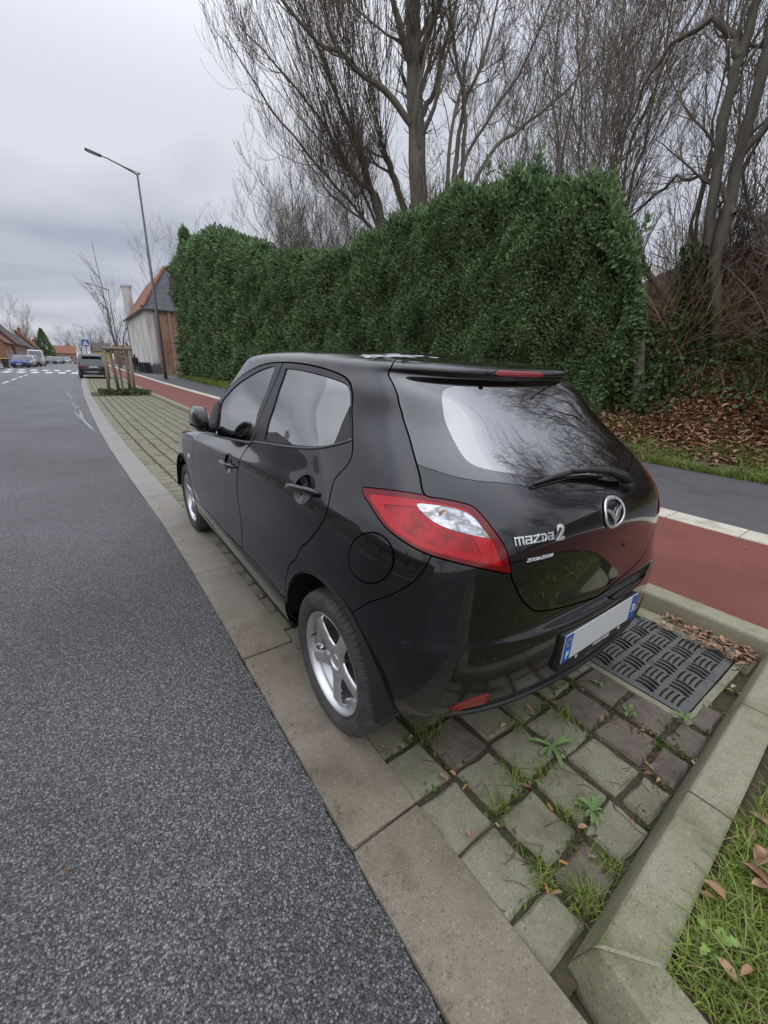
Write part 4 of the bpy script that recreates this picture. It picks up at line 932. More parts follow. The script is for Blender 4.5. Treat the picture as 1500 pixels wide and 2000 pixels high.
# peeled clear coat at the rear edge of the roof
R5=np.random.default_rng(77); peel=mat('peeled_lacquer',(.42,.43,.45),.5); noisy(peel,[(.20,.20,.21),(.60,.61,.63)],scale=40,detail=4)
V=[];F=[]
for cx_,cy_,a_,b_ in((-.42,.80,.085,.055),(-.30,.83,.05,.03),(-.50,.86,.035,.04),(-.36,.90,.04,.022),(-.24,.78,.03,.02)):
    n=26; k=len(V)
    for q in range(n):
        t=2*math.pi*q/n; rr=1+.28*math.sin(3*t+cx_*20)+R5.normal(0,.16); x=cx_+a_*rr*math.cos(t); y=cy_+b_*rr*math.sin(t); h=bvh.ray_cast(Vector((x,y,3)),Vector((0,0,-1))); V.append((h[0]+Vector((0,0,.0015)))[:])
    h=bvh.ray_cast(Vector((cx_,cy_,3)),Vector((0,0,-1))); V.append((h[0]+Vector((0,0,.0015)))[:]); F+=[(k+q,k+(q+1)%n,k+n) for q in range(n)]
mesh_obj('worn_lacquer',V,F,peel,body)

# ================================================================ hedge, trees, bank growth
def leafmat(name,cols,scale=1.2,rough=.6,trans=.0,coord='Object',detail=5):
    m=mat(name,cols[0],rough,spec=.25); noisy(m,cols,scale=scale,detail=detail); return m
def cards(P,Nrm,size,n_per=1,aspect=2.2,bend=.3,droop=0.,up=None,jit=.6):
    """leaf sprays: narrow bent quads at points P, growing along Nrm (+ jitter)"""
    n=len(P); d=Nrm+rng.normal(0,jit,(n,3)); 
    if up is not None: d=d+np.array([0,0,up])
    d/=np.linalg.norm(d,axis=1,keepdims=True)+1e-9
    s=rng.normal(0,1,(n,3)); s=np.cross(d,s); s/=np.linalg.norm(s,axis=1,keepdims=True)+1e-9
    L=size*(.6+.8*rng.random((n,1))); w=L/aspect/2
    k=np.cross(d,s); a=P-s*w*.5; b=P+s*w*.5; c=P+d*L*.55+k*L*bend*.25+s*w; e=P+d*L*.55+k*L*bend*.25-s*w; f=P+d*L+k*L*bend*.0-np.array([0,0,1.])*L*droop
    V=np.stack([a,b,c,f,e],1).reshape(-1,3); i=np.arange(n)*5
    return V,np.stack([i,i+1,i+2,i+4],1),np.stack([i+4,i+2,i+3],1)
def cards_obj(name,sets,m,parent=None):
    V=[];T=[];o=0
    for v,q,t in sets:
        V.append(v); T+= [np.stack([q[:,0],q[:,1],q[:,2]],1)+o,np.stack([q[:,0],q[:,2],q[:,3]],1)+o,t+o]; o+=len(v)
    return mesh_obj(name,np.concatenate(V),np.concatenate(T),m,parent)
hedge_cols=[(.06,.115,.055),(.13,.215,.095),(.20,.29,.13),(.09,.16,.072)]
hm=leafmat('conifer_green',hedge_cols,.9); hm2=leafmat('conifer_tip_green',[(.12,.19,.075),(.19,.27,.11),(.15,.23,.09)],2.)
core_m=mat('hedge_core',(.02,.032,.015),.95)  # near-black solid inside the foliage, added to block light
HY=[3.8,4.5,6.6,9.1,9.8,12.3,14.7,17,19.6,22,24.5,27,31,36.5,38.2]
HX=[7.15,7.05,6.95,6.9,6.88,6.8,6.6,6.4,6.15,6.0,5.95,5.9,5.85,5.85,5.85]
HZ=[3.3,4.7,5.45,5.7,5.6,5.45,5.15,5.65,5.9,6.9,7.5,8.4,8.7,8.6,8.3]
def hedge_face(y): return float(np.interp(y,HY,HX)),float(np.interp(y,HY,HZ))
hroot=empty('conifer_hedge',(7,12,0),0,'tall clipped green conifer hedge running along the footpath','hedge')
def lump(y,z): return .16*np.sin(y*1.9+z*.8)+.12*np.sin(y*4.3-z*1.7)+.08*np.sin(z*3.9+y*.9)+.05*np.sin(y*9+z*6)
V=[];F=[]; ys=np.linspace(3.95,38,90)
prof=[(0.,0.),(.0,.25),(0.,.5),(0.,.75),(.06,.93),(.3,1.0),(1.0,1.0),(1.6,.9),(1.7,.0)]
for y in ys:
    fx,hz=hedge_face(y); 
    for ox,t in prof:
        z=.1+(hz-.25)*t; V.append((fx+.25+ox*min(1,max(0,(y-3.7)/4))-(lump(y,z) if ox<.1 else 0),y,z))
n=len(prof); F=[(i*n+j,i*n+j+1,(i+1)*n+j+1,(i+1)*n+j) for i in range(len(ys)-1) for j in range(n-1)]+[tuple(range(n)),tuple(range((len(ys)-1)*n,len(ys)*n))[::-1]]
co=mesh_obj('hedge_core',V,F,core_m); co.parent=hroot; co.matrix_parent_inverse=Matrix.Translation((-7,-12,0))
def hpts(n,y0,y1):
    y=y0+(y1-y0)*rng.random(n); fx=np.interp(y,HY,HX); hz=np.interp(y,HY,HZ); z=.25+(hz-.2)*rng.random(n)**.92
    dep=rng.random(n)**2*.30
    x=fx-lump(y,z)+dep+ np.clip((z/hz-.93)/.07,0,1)*.35
    return np.stack([x,y,z],1),np.tile([-1.,-.15,.35],(n,1)),dep
def toppts(n,y0,y1):
    y=y0+(y1-y0)*rng.random(n); fx=np.interp(y,HY,HX); hz=np.interp(y,HY,HZ); x=fx+.1+1.5*rng.random(n)*np.clip((y-3.7)/4,.15,1); z=hz+.12*np.sin(y*3.1)+.10*np.sin(y*7.3+x*4)-.25*rng.random(n)
    return np.stack([x,y,z],1),np.tile([-.3,-.1,1.],(n,1))
sets=[];sets2=[]
for n,y0,y1,sz in((78000,3.8,12,.085),(42000,12,22,.115),(26000,22,38.2,.18)):
    P,Nn,dep=hpts(n,y0,y1); m=dep<.10; tip=m&(rng.random(n)<.28)
    sets.append(cards(P[~tip],Nn[~tip],sz,aspect=2.6,up=.15)); sets2.append(cards(P[tip],Nn[tip],sz*.9,aspect=2.8,up=.3,jit=.5))
    P,Nn=toppts(n//6,y0,y1); sets.append(cards(P,Nn,sz*1.5,aspect=3.2,jit=.5))
# right hand end face and ragged crest
P=np.stack([6.98+.45*rng.random(9000),3.9-.25*rng.random(9000),.3+3.6*rng.random(9000)**.9],1); P[:,1]-=.22*np.sin(P[:,2]*2.2+P[:,0]*3); P[:,1]+=np.clip(P[:,2]-3.2,0,2)*.55
sets.append(cards(P,np.tile([-.4,-1.,.3],(9000,1)),.12,aspect=2.6))
def fix(o): o.parent=hroot; o.matrix_parent_inverse=Matrix.Translation((-7,-12,0)); return o
# loose leaders sticking out of the crest
cr=[];
for i in range(110):
    y=3.7+rng.random()**1.3*34; fx,hz=hedge_face(y); x=fx+.2+1.3*rng.random()*min(1,max(0,(y-3.7)/4)); h=(.15+.35*rng.random())*(2.0 if y<8 else 1.0); lean=rng.normal(0,.25,2); n=int(60*h/.5)
    t=rng.random(n); P=np.stack([x+lean[0]*t*h,y+lean[1]*t*h,hz-.2+t*h],1)+rng.normal(0,.09,(n,3))*(1-t[:,None]*.8); cr.append(cards(P,np.tile([0,0,1.],(n,1)),.11 if y<12 else .19,aspect=3.2,jit=.7))
fix(cards_obj('hedge_foliage',sets+cr,hm)); fix(cards_obj('hedge_tips',sets2,hm2))
# -------------------------------------------------- bare trees
bark=mat('grey_bark',(.15,.13,.11),.9); noisy(bark,[(.09,.08,.065),(.20,.175,.145),(.13,.14,.085)],scale=5,detail=8,stretch=(1,1,.25),bump=.8,bscale=14,dist=.03)
barkd=mat('dark_bark',(.035,.03,.025),.9); noisy(barkd,[(.045,.04,.033),(.11,.095,.075),(.08,.085,.05)],scale=6,detail=7,stretch=(1,1,.3),bump=.8,bscale=14,dist=.03)
twigm=mat('twig_brown',(.075,.055,.04),.9); noisy(twigm,[(.11,.085,.065),(.22,.17,.13)],scale=.8)
twigr=mat('bramble_brown',(.10,.055,.03),.9); noisy(twigr,[(.17,.095,.055),(.34,.22,.13),(.19,.14,.09)],scale=.7)
class Tubes:
    def __init__(s): s.V=[];s.F=[];s.n=0
    def add(s,P,r):
        P=np.asarray(P,float); r=np.asarray(r,float); k=3 if r[0]<.016 else 5 if r[0]<.05 else 8 if r[0]<.12 else 12; m=len(P)
        T=np.gradient(P,axis=0); T/=np.linalg.norm(T,axis=1,keepdims=True)+1e-9
        ref=np.array([0,0,1.]) if abs(T[0,2])<.9 else np.array([0,1.,0]); A=np.cross(T,ref); A/=np.linalg.norm(A,axis=1,keepdims=True)+1e-9; B=np.cross(T,A)
        a=np.arange(k)*2*np.pi/k; V=P[:,None]+r[:,None,None]*(np.cos(a)[None,:,None]*A[:,None]+np.sin(a)[None,:,None]*B[:,None])
        i=(np.arange(m-1)[:,None]*k+np.arange(k)); j=(np.arange(m-1)[:,None]*k+(np.arange(k)+1)%k)
        s.V.append(V.reshape(-1,3)); s.F.append(np.stack([i,j,j+k,i+k],-1).reshape(-1,4)+s.n); s.n+=m*k
    def build(s,name,m,parent=None): return mesh_obj(name,np.concatenate(s.V),np.concatenate(s.F),m,parent,True)
def grow(T,Tt,p,d,L,r,lv,R_,wig=.16,up=.12,kids=(4,7),ang=(.35,.9),minr=.0045,ratio=.58,rr=.55,start=.25):
    """one limb as a wandering tapered tube, with side limbs"""
    n=max(4,int(L/.35)+3) if lv else max(4,int(L/.25)+2); n=min(n,12); P=[np.array(p,float)]; d=np.array(d,float); d/=np.linalg.norm(d); D=[d]
    for i in range(n):
        d=d+R_.normal(0,wig,3)/math.sqrt(n)*1.6+np.array([0,0,up/n*3]); d/=np.linalg.norm(d); P.append(P[-1]+d*L/n); D.append(d)
    P=np.array(P); rad=r*(1-np.linspace(0,1,n+1)**1.1*.72); rad=np.maximum(rad,minr)
    (T if r>.02 else Tt).add(P,rad)
    if lv<=0: return
    for k in range(R_.integers(*kids)):
        t=start+(1-start)*R_.random(); i=min(int(t*n),n-1); a=R_.uniform(*ang); ax=R_.normal(0,1,3); ax-=ax@D[i]*D[i]; ax/=np.linalg.norm(ax)+1e-9
        nd=D[i]*math.cos(a)+ax*math.sin(a); grow(T,Tt,P[i],nd,L*ratio*(1.15-.5*t)*R_.uniform(.75,1.2),rad[i]*rr*R_.uniform(.7,1.1),lv-1,R_,wig,up,kids,ang,minr,ratio,rr,.15)
def tree_obj(name,label,loc,builder,seed,cat='tree',group=None,bm_=None,tm=None):
    root=empty(name,loc,0,label,cat,group); R_=np.random.default_rng(seed); T=Tubes(); Tt=Tubes(); builder(T,Tt,R_)
    if T.n: T.build('trunk',bm_ or bark,root)
    if Tt.n: Tt.build('crown',tm or twigm,root)
    return root
def spl(pts,n=14):
    p=np.array(pts,float); t=np.linspace(0,len(p)-1,n); return np.stack([np.interp(t,np.arange(len(p)),p[:,k]) for k in range(p.shape[1])],1)

def kidsalong(T,Tt,P,rad,R_,n,L,lv,ang=(.5,1.),ratio=.6,t0=.2,up=.15,minr=.0045,rr=.45,wig=.18,kids=(4,7)):
    m=len(P); D=np.gradient(P,axis=0); D/=np.linalg.norm(D,axis=1,keepdims=True)
    for k in range(n):
        i=int((t0+(1-t0)*R_.random())*(m-1)); a=R_.uniform(*ang); ax=R_.normal(0,1,3); ax-=ax@D[i]*D[i]; ax/=np.linalg.norm(ax)
        grow(T,Tt,P[i],D[i]*math.cos(a)+ax*math.sin(a),L*R_.uniform(.6,1.2),max(rad[i]*rr*R_.uniform(.5,1),.012),lv,R_,wig,up,kids,minr=minr,ratio=ratio)
def limb(T,Tt,pts,r0,r1,R_,nk=6,L=2.,lv=2,n=16,**k):
    P=spl(pts,n); P[1:-1]+=R_.normal(0,.025,(n-2,3)); rad=np.linspace(r0,r1,n); T.add(P,rad); kidsalong(T,Tt,P,rad,R_,nk,L,lv,**k); return P
# --- the big tree behind the hedge
def t1(T,Tt,R_):
    y=13.
    P=limb(T,Tt,[(9.9,y,.4),(9.8,y,4),(9.65,y,7),(9.42,y,8.4),(9.26,y,9.5),(9.08,y,10.7),(8.92,y,12.1),(8.75,y,14.5),(8.6,y,17)],.36,.19,R_,18,3.2,2,n=26,t0=.4,kids=(6,10))
    limb(T,Tt,[(9.3,y,9.0),(8.3,y+.2,9.7),(7.37,y+.3,9.89),(6.6,y+.3,10.2),(5.8,y+.4,10.2),(4.4,y+.5,10.9),(3.4,y+.5,11.9)],.115,.02,R_,20,2.4,2,up=.5,kids=(6,10))
    limb(T,Tt,[(9.1,y,10.5),(8.5,y-.2,10.9),(8.1,y-.3,11.3),(7.6,y-.3,12.6),(7.2,y-.3,15)],.13,.05,R_,9,2.8,2)
    limb(T,Tt,[(9.35,y,9.2),(10.2,y+.2,10.4),(10.6,y+.4,11.6),(11.4,y+.4,14)],.10,.04,R_,9,2.8,2)
    limb(T,Tt,[(9.5,y,8.0),(8.9,y-.5,9.2),(8.9,y-.8,10.5),(9.6,y-1,13)],.09,.03,R_,7,2.2,2)
tree_obj('bare_tree','tallest bare tree with one thick grey trunk behind the hedge',(0,0,0),t1,11,group='bare winter trees behind the hedge')
def t2(T,Tt,R_):
    y=12.
    for pts in ([(10.2,y,0),(10.0,y,5),(9.97,y,7.5),(10.0,y,8.9),(10.37,y,10.3),(10.9,y,12.4),(11.3,y,15)],
        [(10.4,y,0),(10.5,y,5.5),(10.45,y,7.6),(10.9,y,8.6),(11.85,y,9.9),(13.0,y,11.2),(14.2,y,13.4),(14.6,y,15)],
        [(10.5,y,4),(10.7,y,7.8),(10.6,y,9.6),(9.9,y,10.9),(9.4,y,12.4),(9.2,y,15)],
        [(10.45,y,6.5),(11.6,y-.3,8.6),(13.2,y-.4,9.8),(15.4,y-.4,11.5),(17,y-.3,13.)],
        [(10.3,y,7.5),(10.9,y+.5,9.8),(12.0,y+.6,12),(12.6,y+.6,15)]):
        limb(T,Tt,pts,.085,.022,R_,17,2.4,2,n=18,up=.3,t0=.35,kids=(5,9))
tree_obj('bare_tree','many stemmed bare tree spreading to the right of the thick trunk',(0,0,0),t2,12,group='bare winter trees behind the hedge')
def t3(T,Tt,R_):
    y=15.5
    A=limb(T,Tt,[(9.9,y,1),(9.8,y,5),(9.7,y,7),(9.0,y,8.2),(8.5,y,9.4)],.16,.12,R_,3,1.5,2,t0=.6)
    B=limb(T,Tt,[(11.3,y,1),(11.2,y,6),(10.9,y,7.6),(10.3,y,8.6),(9.7,y,9.4)],.16,.12,R_,3,1.5,2,t0=.6)
    C=limb(T,Tt,[(9.9,y,7),(9.4,y,7.9),(8.5,y-.2,8.0),(7.9,y-.2,8.3)],.10,.07,R_,2,1.5,2,t0=.6)
    for pts in ([(9.7,y,6.6),(8.6,y,8.0),(7.2,y,9.4),(5.6,y,10.4),(4.3,y,11.0)],[(9.6,y,6.4),(8.2,y,7.4),(6.6,y,8.3),(5.0,y,9.4),(3.9,y,10.6)],[(9.3,y,7.8),(8.2,y,9.6),(7.0,y,11.4),(5.6,y,13.2)],[(9.9,y,6.4),(8.8,y,6.9),(7.4,y,7.4),(6.0,y,8.6)]):
        limb(T,Tt,pts,.065,.015,R_,20,2.3,2,n=16,up=.55,t0=.15,ang=(.4,1.1),kids=(5,9))
    for end,n in((A[-1],16),(B[-1],18),(C[-1],12),(A[-4],6)):     # long straight shoots from the pollard heads
        for k in range(int(n*1.5)):
            a=R_.normal(0,.55,2); d=np.array([a[0]-.48,a[1]*.8,1.]); grow(T,Tt,end+R_.normal(0,.06,3),d,R_.uniform(4,8.),R_.uniform(.011,.021),1,R_,.06,.3,(6,12),(.2,.5),.006,.36,.6,.15)
tree_obj('pollarded_tree','pollarded tree with dark knuckled stems and long straight shoots',(0,0,0),t3,13,group='bare winter trees behind the hedge',bm_=bark)
# --- twin trunked tree on the bank at the right edge, ivy at its foot
def t4(T,Tt,R_):
    P=limb(T,Tt,[(9,2.75,1.2),(9,3.13,2.75),(9,3.38,4.3),(9,3.58,6.15),(9,3.57,6.75),(9.1,3.5,7.8),(9.2,3.5,9.5)],.105,.07,R_,7,1.8,2,n=22,t0=.3)
    limb(T,Tt,[(9.15,2.6,1.2),(9.0,3.1,3.6),(9.1,3.2,5.3),(9.2,3.22,6.7),(9.3,3.3,8.2),(9.3,3.2,10)],.115,.08,R_,7,1.8,2,n=22,t0=.4)
    limb(T,Tt,[(9,3.55,6.75),(9,3.7,7.1),(9,4.14,7.5),(9,4.8,7.5),(9,5.24,6.95),(9.1,5.5,6.2)],.065,.02,R_,14,1.3,2,up=.5,t0=.1)
    limb(T,Tt,[(9,2.9,1.5),(9,3.15,2.1),(9,3.55,2.6),(9,4.2,3.4),(9,4.77,4.3),(9,5.2,5.1)],.10,.04,R_,10,1.3,2,t0=.2)
    limb(T,Tt,[(9,3.0,4.3),(9.1,3.5,5.0),(9.1,4.2,5.2),(9.2,5.1,4.7)],.05,.02,R_,8,1.3,2,t0=.2)
    limb(T,Tt,[(9.1,3.2,5.2),(9.4,2.7,6.1),(9.6,2.1,7.0),(9.8,1.3,8.2)],.07,.03,R_,8,1.8,2,t0=.2)
tr4=tree_obj('bare_tree','bare tree with twin leaning trunks and ivy on the bank at the right edge',(0,0,0),t4,14,group='bare trees on the bank',bm_=barkd)
def generic(h,r,lean=(0,0),n=14,L=.34,lv=2,fork=2,t0=.3):
    def f(T,Tt,R_):
        for q in range(fork):
            a=R_.normal(0,.12,2); P=[(0,0,0)]
            for k in range(1,7): P.append((lean[0]*k/6*h+a[0]*k/6*h+R_.normal(0,.02*h),lean[1]*k/6*h+a[1]*k/6*h+R_.normal(0,.02*h),h*k/6))
            limb(T,Tt,P,r,r*.15,R_,n,h*L,lv,n=18,t0=t0,up=.3)
    return f
def shrub(h,n=16,spread=.5,lv=1,r=.018):
    def f(T,Tt,R_):
        for k in range(n):
            a=R_.normal(0,spread,2); grow(T,Tt,R_.normal(0,.25,3)*[1,1,0],np.array([a[0],a[1],1.]),h*R_.uniform(.6,1.1),r*R_.uniform(.6,1.3),lv,R_,.22,.1,(6,11),(.3,.9),.0042,.42,.5,.15)
    return f
tmpl={}
def put(kind,name,label,x,y,z,rz,sc,group,cat='tree'):
    z=bank(x,y)-.1 if z is None else z
    if kind not in tmpl:
        bld,seed,m1,m2=KINDS[kind]; o=tree_obj(name,label,(x,y,z),bld,seed,cat,group,m1,m2); tmpl[kind]=o
    else:
        o=copy_tree(tmpl[kind]); o.name=name; o['label']=label; o['category']=cat; o['group']=group; o.location=(x,y,z)
    o.rotation_euler[2]=rz; o.scale=(sc,sc,sc); return o
KINDS={'a':(generic(11,.085,n=18),21,bark,twigm),'b':(generic(9,.06,(.12,.05),n=18,fork=3),22,barkd,twigm),'c':(generic(7.5,.042,n=18,fork=4,t0=.15),23,bark,twigm),
 's1':(shrub(4.2,34,.35,2,.022),31,bark,twigm),'s2':(shrub(3.0,36,.5,2,.016),32,twigm,twigm),'s3':(shrub(2.6,60,.6,1,.011),33,twigr,twigr)}
G1='bare winter trees behind the hedge'; G2='bare trees on the bank'; G3='leafless bushes on the bank'; G4='leafless bushes behind the hedge'
L1='bare grey tree in the tangle of winter trees behind the hedge'; L2='bare thin stemmed tree in the tangle above the bank on the right'; L3='leafless brown bush in the thicket on the bank'; L4='leafless bush showing over the low part of the hedge'
for i,(k,x,y,rz,sc) in enumerate([('a',13.5,9.5,0,1.0),('b',12.,7.2,1,1.0),('c',10.8,6.2,2,1.0),('b',14.,5.2,4,.9),('b',17.5,11,.5,1.2),('b',10.5,20,1.2,1.0),('c',9.5,23,4.,1.2),('c',18,15,1.5,1.4),('b',11,27,2.9,1.0)]):
    t_=put(k,'bare_tree',L1 if y>5.5 else L2,x,y,None,rz,sc,G1 if y>5.5 else G2)
for i,(k,x,y,rz,sc) in enumerate([('c',10.8,2.4,.3,1.0),('b',12.8,1.2,1.9,.95),('b',10.6,-2.6,5.1,1.0),('a',13.,-2.2,4.4,1.0),('c',9.6,-4.6,1.1,1.05),('a',11.,-6.5,.2,1.),('b',13.5,-8,2.,1.1)]):
    put(k,'bare_tree',L2,x,y,None,rz,sc,G2)
for i in range(15):
    x=8.0+5.5*rng.random(); y=-3.+7.5*rng.random(); put(('s2','s3','s1')[i%3],'bare_bush',L3,float(x),float(y),None,float(rng.random()*6),float(.7+.4*rng.random()),G3,'bush')
for i in range(11):
    y=17+20*rng.random(); put(('s1','c','s1')[i%3],'bare_bush',L4,7.9+2.6*float(rng.random()),float(y),.0 if i%3 else 2.2,float(rng.random()*6),float(1.15+.012*(y))*(.95 if i%3==0 else .70),G4,'bush')
for i in range(4): put('s1','bare_bush',L4,10.+2*float(rng.random()),12+i*.9,2.6,float(rng.random()*6),1.2,G4,'bush')
# distant-left of the hedge: bare crown over the hedge end
put('c','bare_tree','bare tree with arching branches over the far left end of the hedge',8.3,32.,1.5,1.0,.95,G1)
# trees over the road behind the viewer and across the street (they show in the glass and paint)
G5='bare trees across the street'; L5='bare tree across the street from the parked cars'
for x,y,k,rz,sc in((-17,-14,'a',0,1.2),(-15,-22,'b',1,1.4),(6,-16,'a',2,1.2),(9.,-11,'b',.4,1.2),(2,-24,'a',3,1.3),(-16,6,'c',3,1.)): put(k,'bare_tree',L5 if x<-10 else L2,x,y,0,rz,sc,G5 if x<-10 else G2)
# -------------------------------------------------- ivy, litter, grass on the bank
ivym=leafmat('ivy_green',[(.025,.05,.018),(.055,.10,.035),(.09,.14,.05),(.035,.065,.022)],3.)
dryleaf=leafmat('dry_leaf_brown',[(.24,.125,.065),(.42,.26,.155),(.17,.095,.055),(.50,.36,.24)],9.,detail=2)
grassm=leafmat('grass_green',[(.11,.17,.03),(.22,.28,.06),(.15,.21,.045),(.33,.32,.10)],2.5)
straw=leafmat('dry_grass',[(.25,.20,.09),(.32,.26,.13),(.18,.15,.07)],6.)
weedm=leafmat('weed_green',[(.06,.12,.03),(.11,.19,.05),(.085,.15,.045)],12.)
def bankv(x,y): return np.array([bank(a,b) for a,b in zip(x,y)])
def ivyset(n,x0,x1,y0,y1,hmax,sz):
    x=x0+(x1-x0)*rng.random(n); y=y0+(y1-y0)*rng.random(n); cl=np.sin(x*2.1+y*1.3)+np.sin(y*2.9-x*1.1)+rng.normal(0,.5,n); m=cl>-.2; x,y=x[m],y[m]; z=bankv(x,y)+rng.random(len(x))**2*hmax*(.4+.6*np.abs(np.sin(x*1.7+y)))
    return cards(np.stack([x,y,z],1),np.tile([-.5,-.3,.4],(len(x),1)),sz,aspect=1.15,jit=.8)
o=cards_obj('ivy_cover',[ivyset(5200,7.2,9.2,-1.2,4.0,.7,.07),ivyset(3500,9,13,-2,4.5,1.0,.09),ivyset(3500,7.2,8.4,3.0,4.4,1.5,.07)],ivym); tag(o,'dark green ivy and bramble leaves covering the foot of the bank','ivy',kind='stuff')
# ivy sleeve round the twin trunks is a part of that tree
P=[];Nn=[]
for k in range(2600):
    z=1.2+2.7*rng.random()**1.3; y=2.85+(z-1.2)*.24; a=rng.random()*6.28; rr=.16+.16*rng.random()*(1-(z-1.2)/3.2); P.append((9.05+rr*math.cos(a),y+rr*math.sin(a)*1.3,z)); Nn.append((math.cos(a),math.sin(a),.2))
iv=cards_obj('ivy',[cards(np.array(P),np.array(Nn),.085,aspect=1.2,jit=.5)],ivym,tr4)
def flat_leaves(n,fx,size,m,name,label,curl=.4,hs=None,cat='leaves',zoff=.004):
    """dead leaves lying with a curl: two bent quads each"""
    x,y,z=fx(n); n=len(x); a=rng.random(n)*6.28; L=size*(.55+.9*rng.random(n)); w=L*(.32+.25*rng.random(n)); c,s=np.cos(a),np.sin(a); tilt=rng.normal(0,.35,n); cu=curl*rng.random(n)*L
    def pt(u,v,h): return np.stack([x+u*c-v*s,y+u*s+v*c,z+zoff+h+tilt*u*.6+np.abs(tilt)*L*.3],1)
    o_=np.zeros(n); V=np.stack([pt(-L/2,o_,o_),pt(-L*.1,w/2,cu),pt(L*.25,w*.4,cu),pt(L/2,o_,cu*.5),pt(L*.25,-w*.4,cu),pt(-L*.1,-w/2,cu),pt(o_,o_,-o_)],1).reshape(-1,3)
    i=np.arange(n)*7; T=np.concatenate([np.stack([i+a_,i+b_,i+6],1) for a_,b_ in((0,1),(1,2),(2,3),(3,4),(4,5),(5,0))])
    o=mesh_obj(name,V,T,m,None); return tag(o,label,cat,kind='stuff')
def f(n):
    d=.15+2.9*rng.random(n)**.8; y=-2.5+7*rng.random(n); m=(rng.random(n)<np.clip((d-.25)/.9,0.08,1)); d,y=d[m],y[m]; x=np.array([footx(b)+kx(b) for b in y])+d; return x,y,bankv(x,y)+.05*rng.random(len(x))
flat_leaves(16000,f,.12,dryleaf,'leaf_litter','thick brown dead leaves lying along the top of the verge')
def f(n): x=8.3+6*rng.random(n); y=-3+8*rng.random(n); return x,y,bankv(x,y)+.25*rng.random(n)**2
flat_leaves(17000,f,.13,dryleaf,'bank_leaves','brown leaves and dead bracken spread over the rising bank')
def f(n): x=rng.uniform(-.55,1.3,n); y=-.52-rng.random(n)**1.2*1.2; return x,y,.09+.03*rng.random(n)
flat_leaves(150,f,.050,dryleaf,'fallen_leaves','brown dead leaves scattered in the grass behind the end kerb')
def blades(n,fx,h,m,name,label,w=.0035,lean=.5,cat='grass'):
    x,y,z=fx(n); n=len(x); a=rng.random(n)*6.28; hh=h*(.4+.9*rng.random(n)); l=lean*hh*rng.random(n)*1.4; dx,dy=np.cos(a)*l,np.sin(a)*l; b=rng.random(n)*3.14; wx,wy=np.cos(b)*w,np.sin(b)*w
    def P(t,k): q=t**2; return np.stack([x+dx*q+wx*k,y+dy*q+wy*k,z+hh*t*(1-.25*t*lean)],1)
    V=np.stack([P(0,-1),P(0,1),P(.55,.8),P(.55,-.8),P(1,0)],1).reshape(-1,3); i=np.arange(n)*5
    T=np.concatenate([np.stack([i,i+1,i+2],1),np.stack([i,i+2,i+3],1),np.stack([i+3,i+2,i+4],1)]); o=mesh_obj(name,V,T,m); return tag(o,label,cat,kind='stuff')
def clump(x,y,s=3.): return np.sin(x*s*2.1+y*s)+np.sin(y*s*2.7-x*s*1.3)
def f(n):
    d=.0+1.5*rng.random(n)**1.3; y=-3+7.5*rng.random(n); m=clump(d*2,y,1.6)+rng.normal(0,.6,n)>d*.9-.6; d,y=d[m],y[m]; x=np.array([footx(b)+kx(b) for b in y])+d; return x,y,bankv(x,y)
blades(26000,f,.14,grassm,'verge_grass','green grass growing at the edge of the footpath',.005,1.0)
def f(n):
    d=.1+1.6*rng.random(n)**1.1; y=-3+7.5*rng.random(n); m=clump(d*2,y+2,1.3)+rng.normal(0,.6,n)>.4; d,y=d[m],y[m]; x=np.array([footx(b)+kx(b) for b in y])+d; return x,y,bankv(x,y)
blades(7000,f,.20,straw,'dry_grass','straw coloured dry grass mixed in the verge',.004,1.6)
def f(n):
    y=8+31*rng.random(n); d=.02+1.3*rng.random(n); x=np.array([footx(b)+kx(b) for b in y])+d; m=x<np.interp(y,HY,HX)+.1; return x[m],y[m],bankv(x[m],y[m])
blades(22000,f,.26,grassm,'hedge_foot_grass','long green grass between the footpath and the hedge',.012,.8)
def f(n):
    x=rng.uniform(-.56,1.36,n); y=-.525-2.2*rng.random(n)**1.5; m=clump(x,y,4)+rng.normal(0,.7,n)>-.7; x,y=x[m],y[m]; return x,y,.07+.02*rng.random(len(x))
blades(60000,f,.050,grassm,'corner_grass','patchy lawn grass behind the end kerb',.0022,1.1)
blades(3500,f,.07,straw,'corner_dry_grass','pale dry grass stalks in the lawn behind the end kerb',.0016,1.6)
def f(n): x=8.2+6*rng.random(n); y=-3+8*rng.random(n); return x,y,bankv(x,y)
blades(12000,f,.55,straw,'bank_dry_grass','pale dry stalks standing on the rising bank',.006,1.3)
# stump post in the thicket
pb=Tubes(); pb.add(spl([(7.9,3.62,.6),(7.92,3.7,1.3),(7.95,3.82,1.75),(7.97,3.9,2.15)],8)+np.array([-.35,-.35,-.1]),np.array([.13,.12,.115,.11,.11,.108,.11,.10])); o=pb.build('tree_stump',bark); tag(o,'short pale cut trunk standing in the thicket at the right end of the hedge','tree stump')

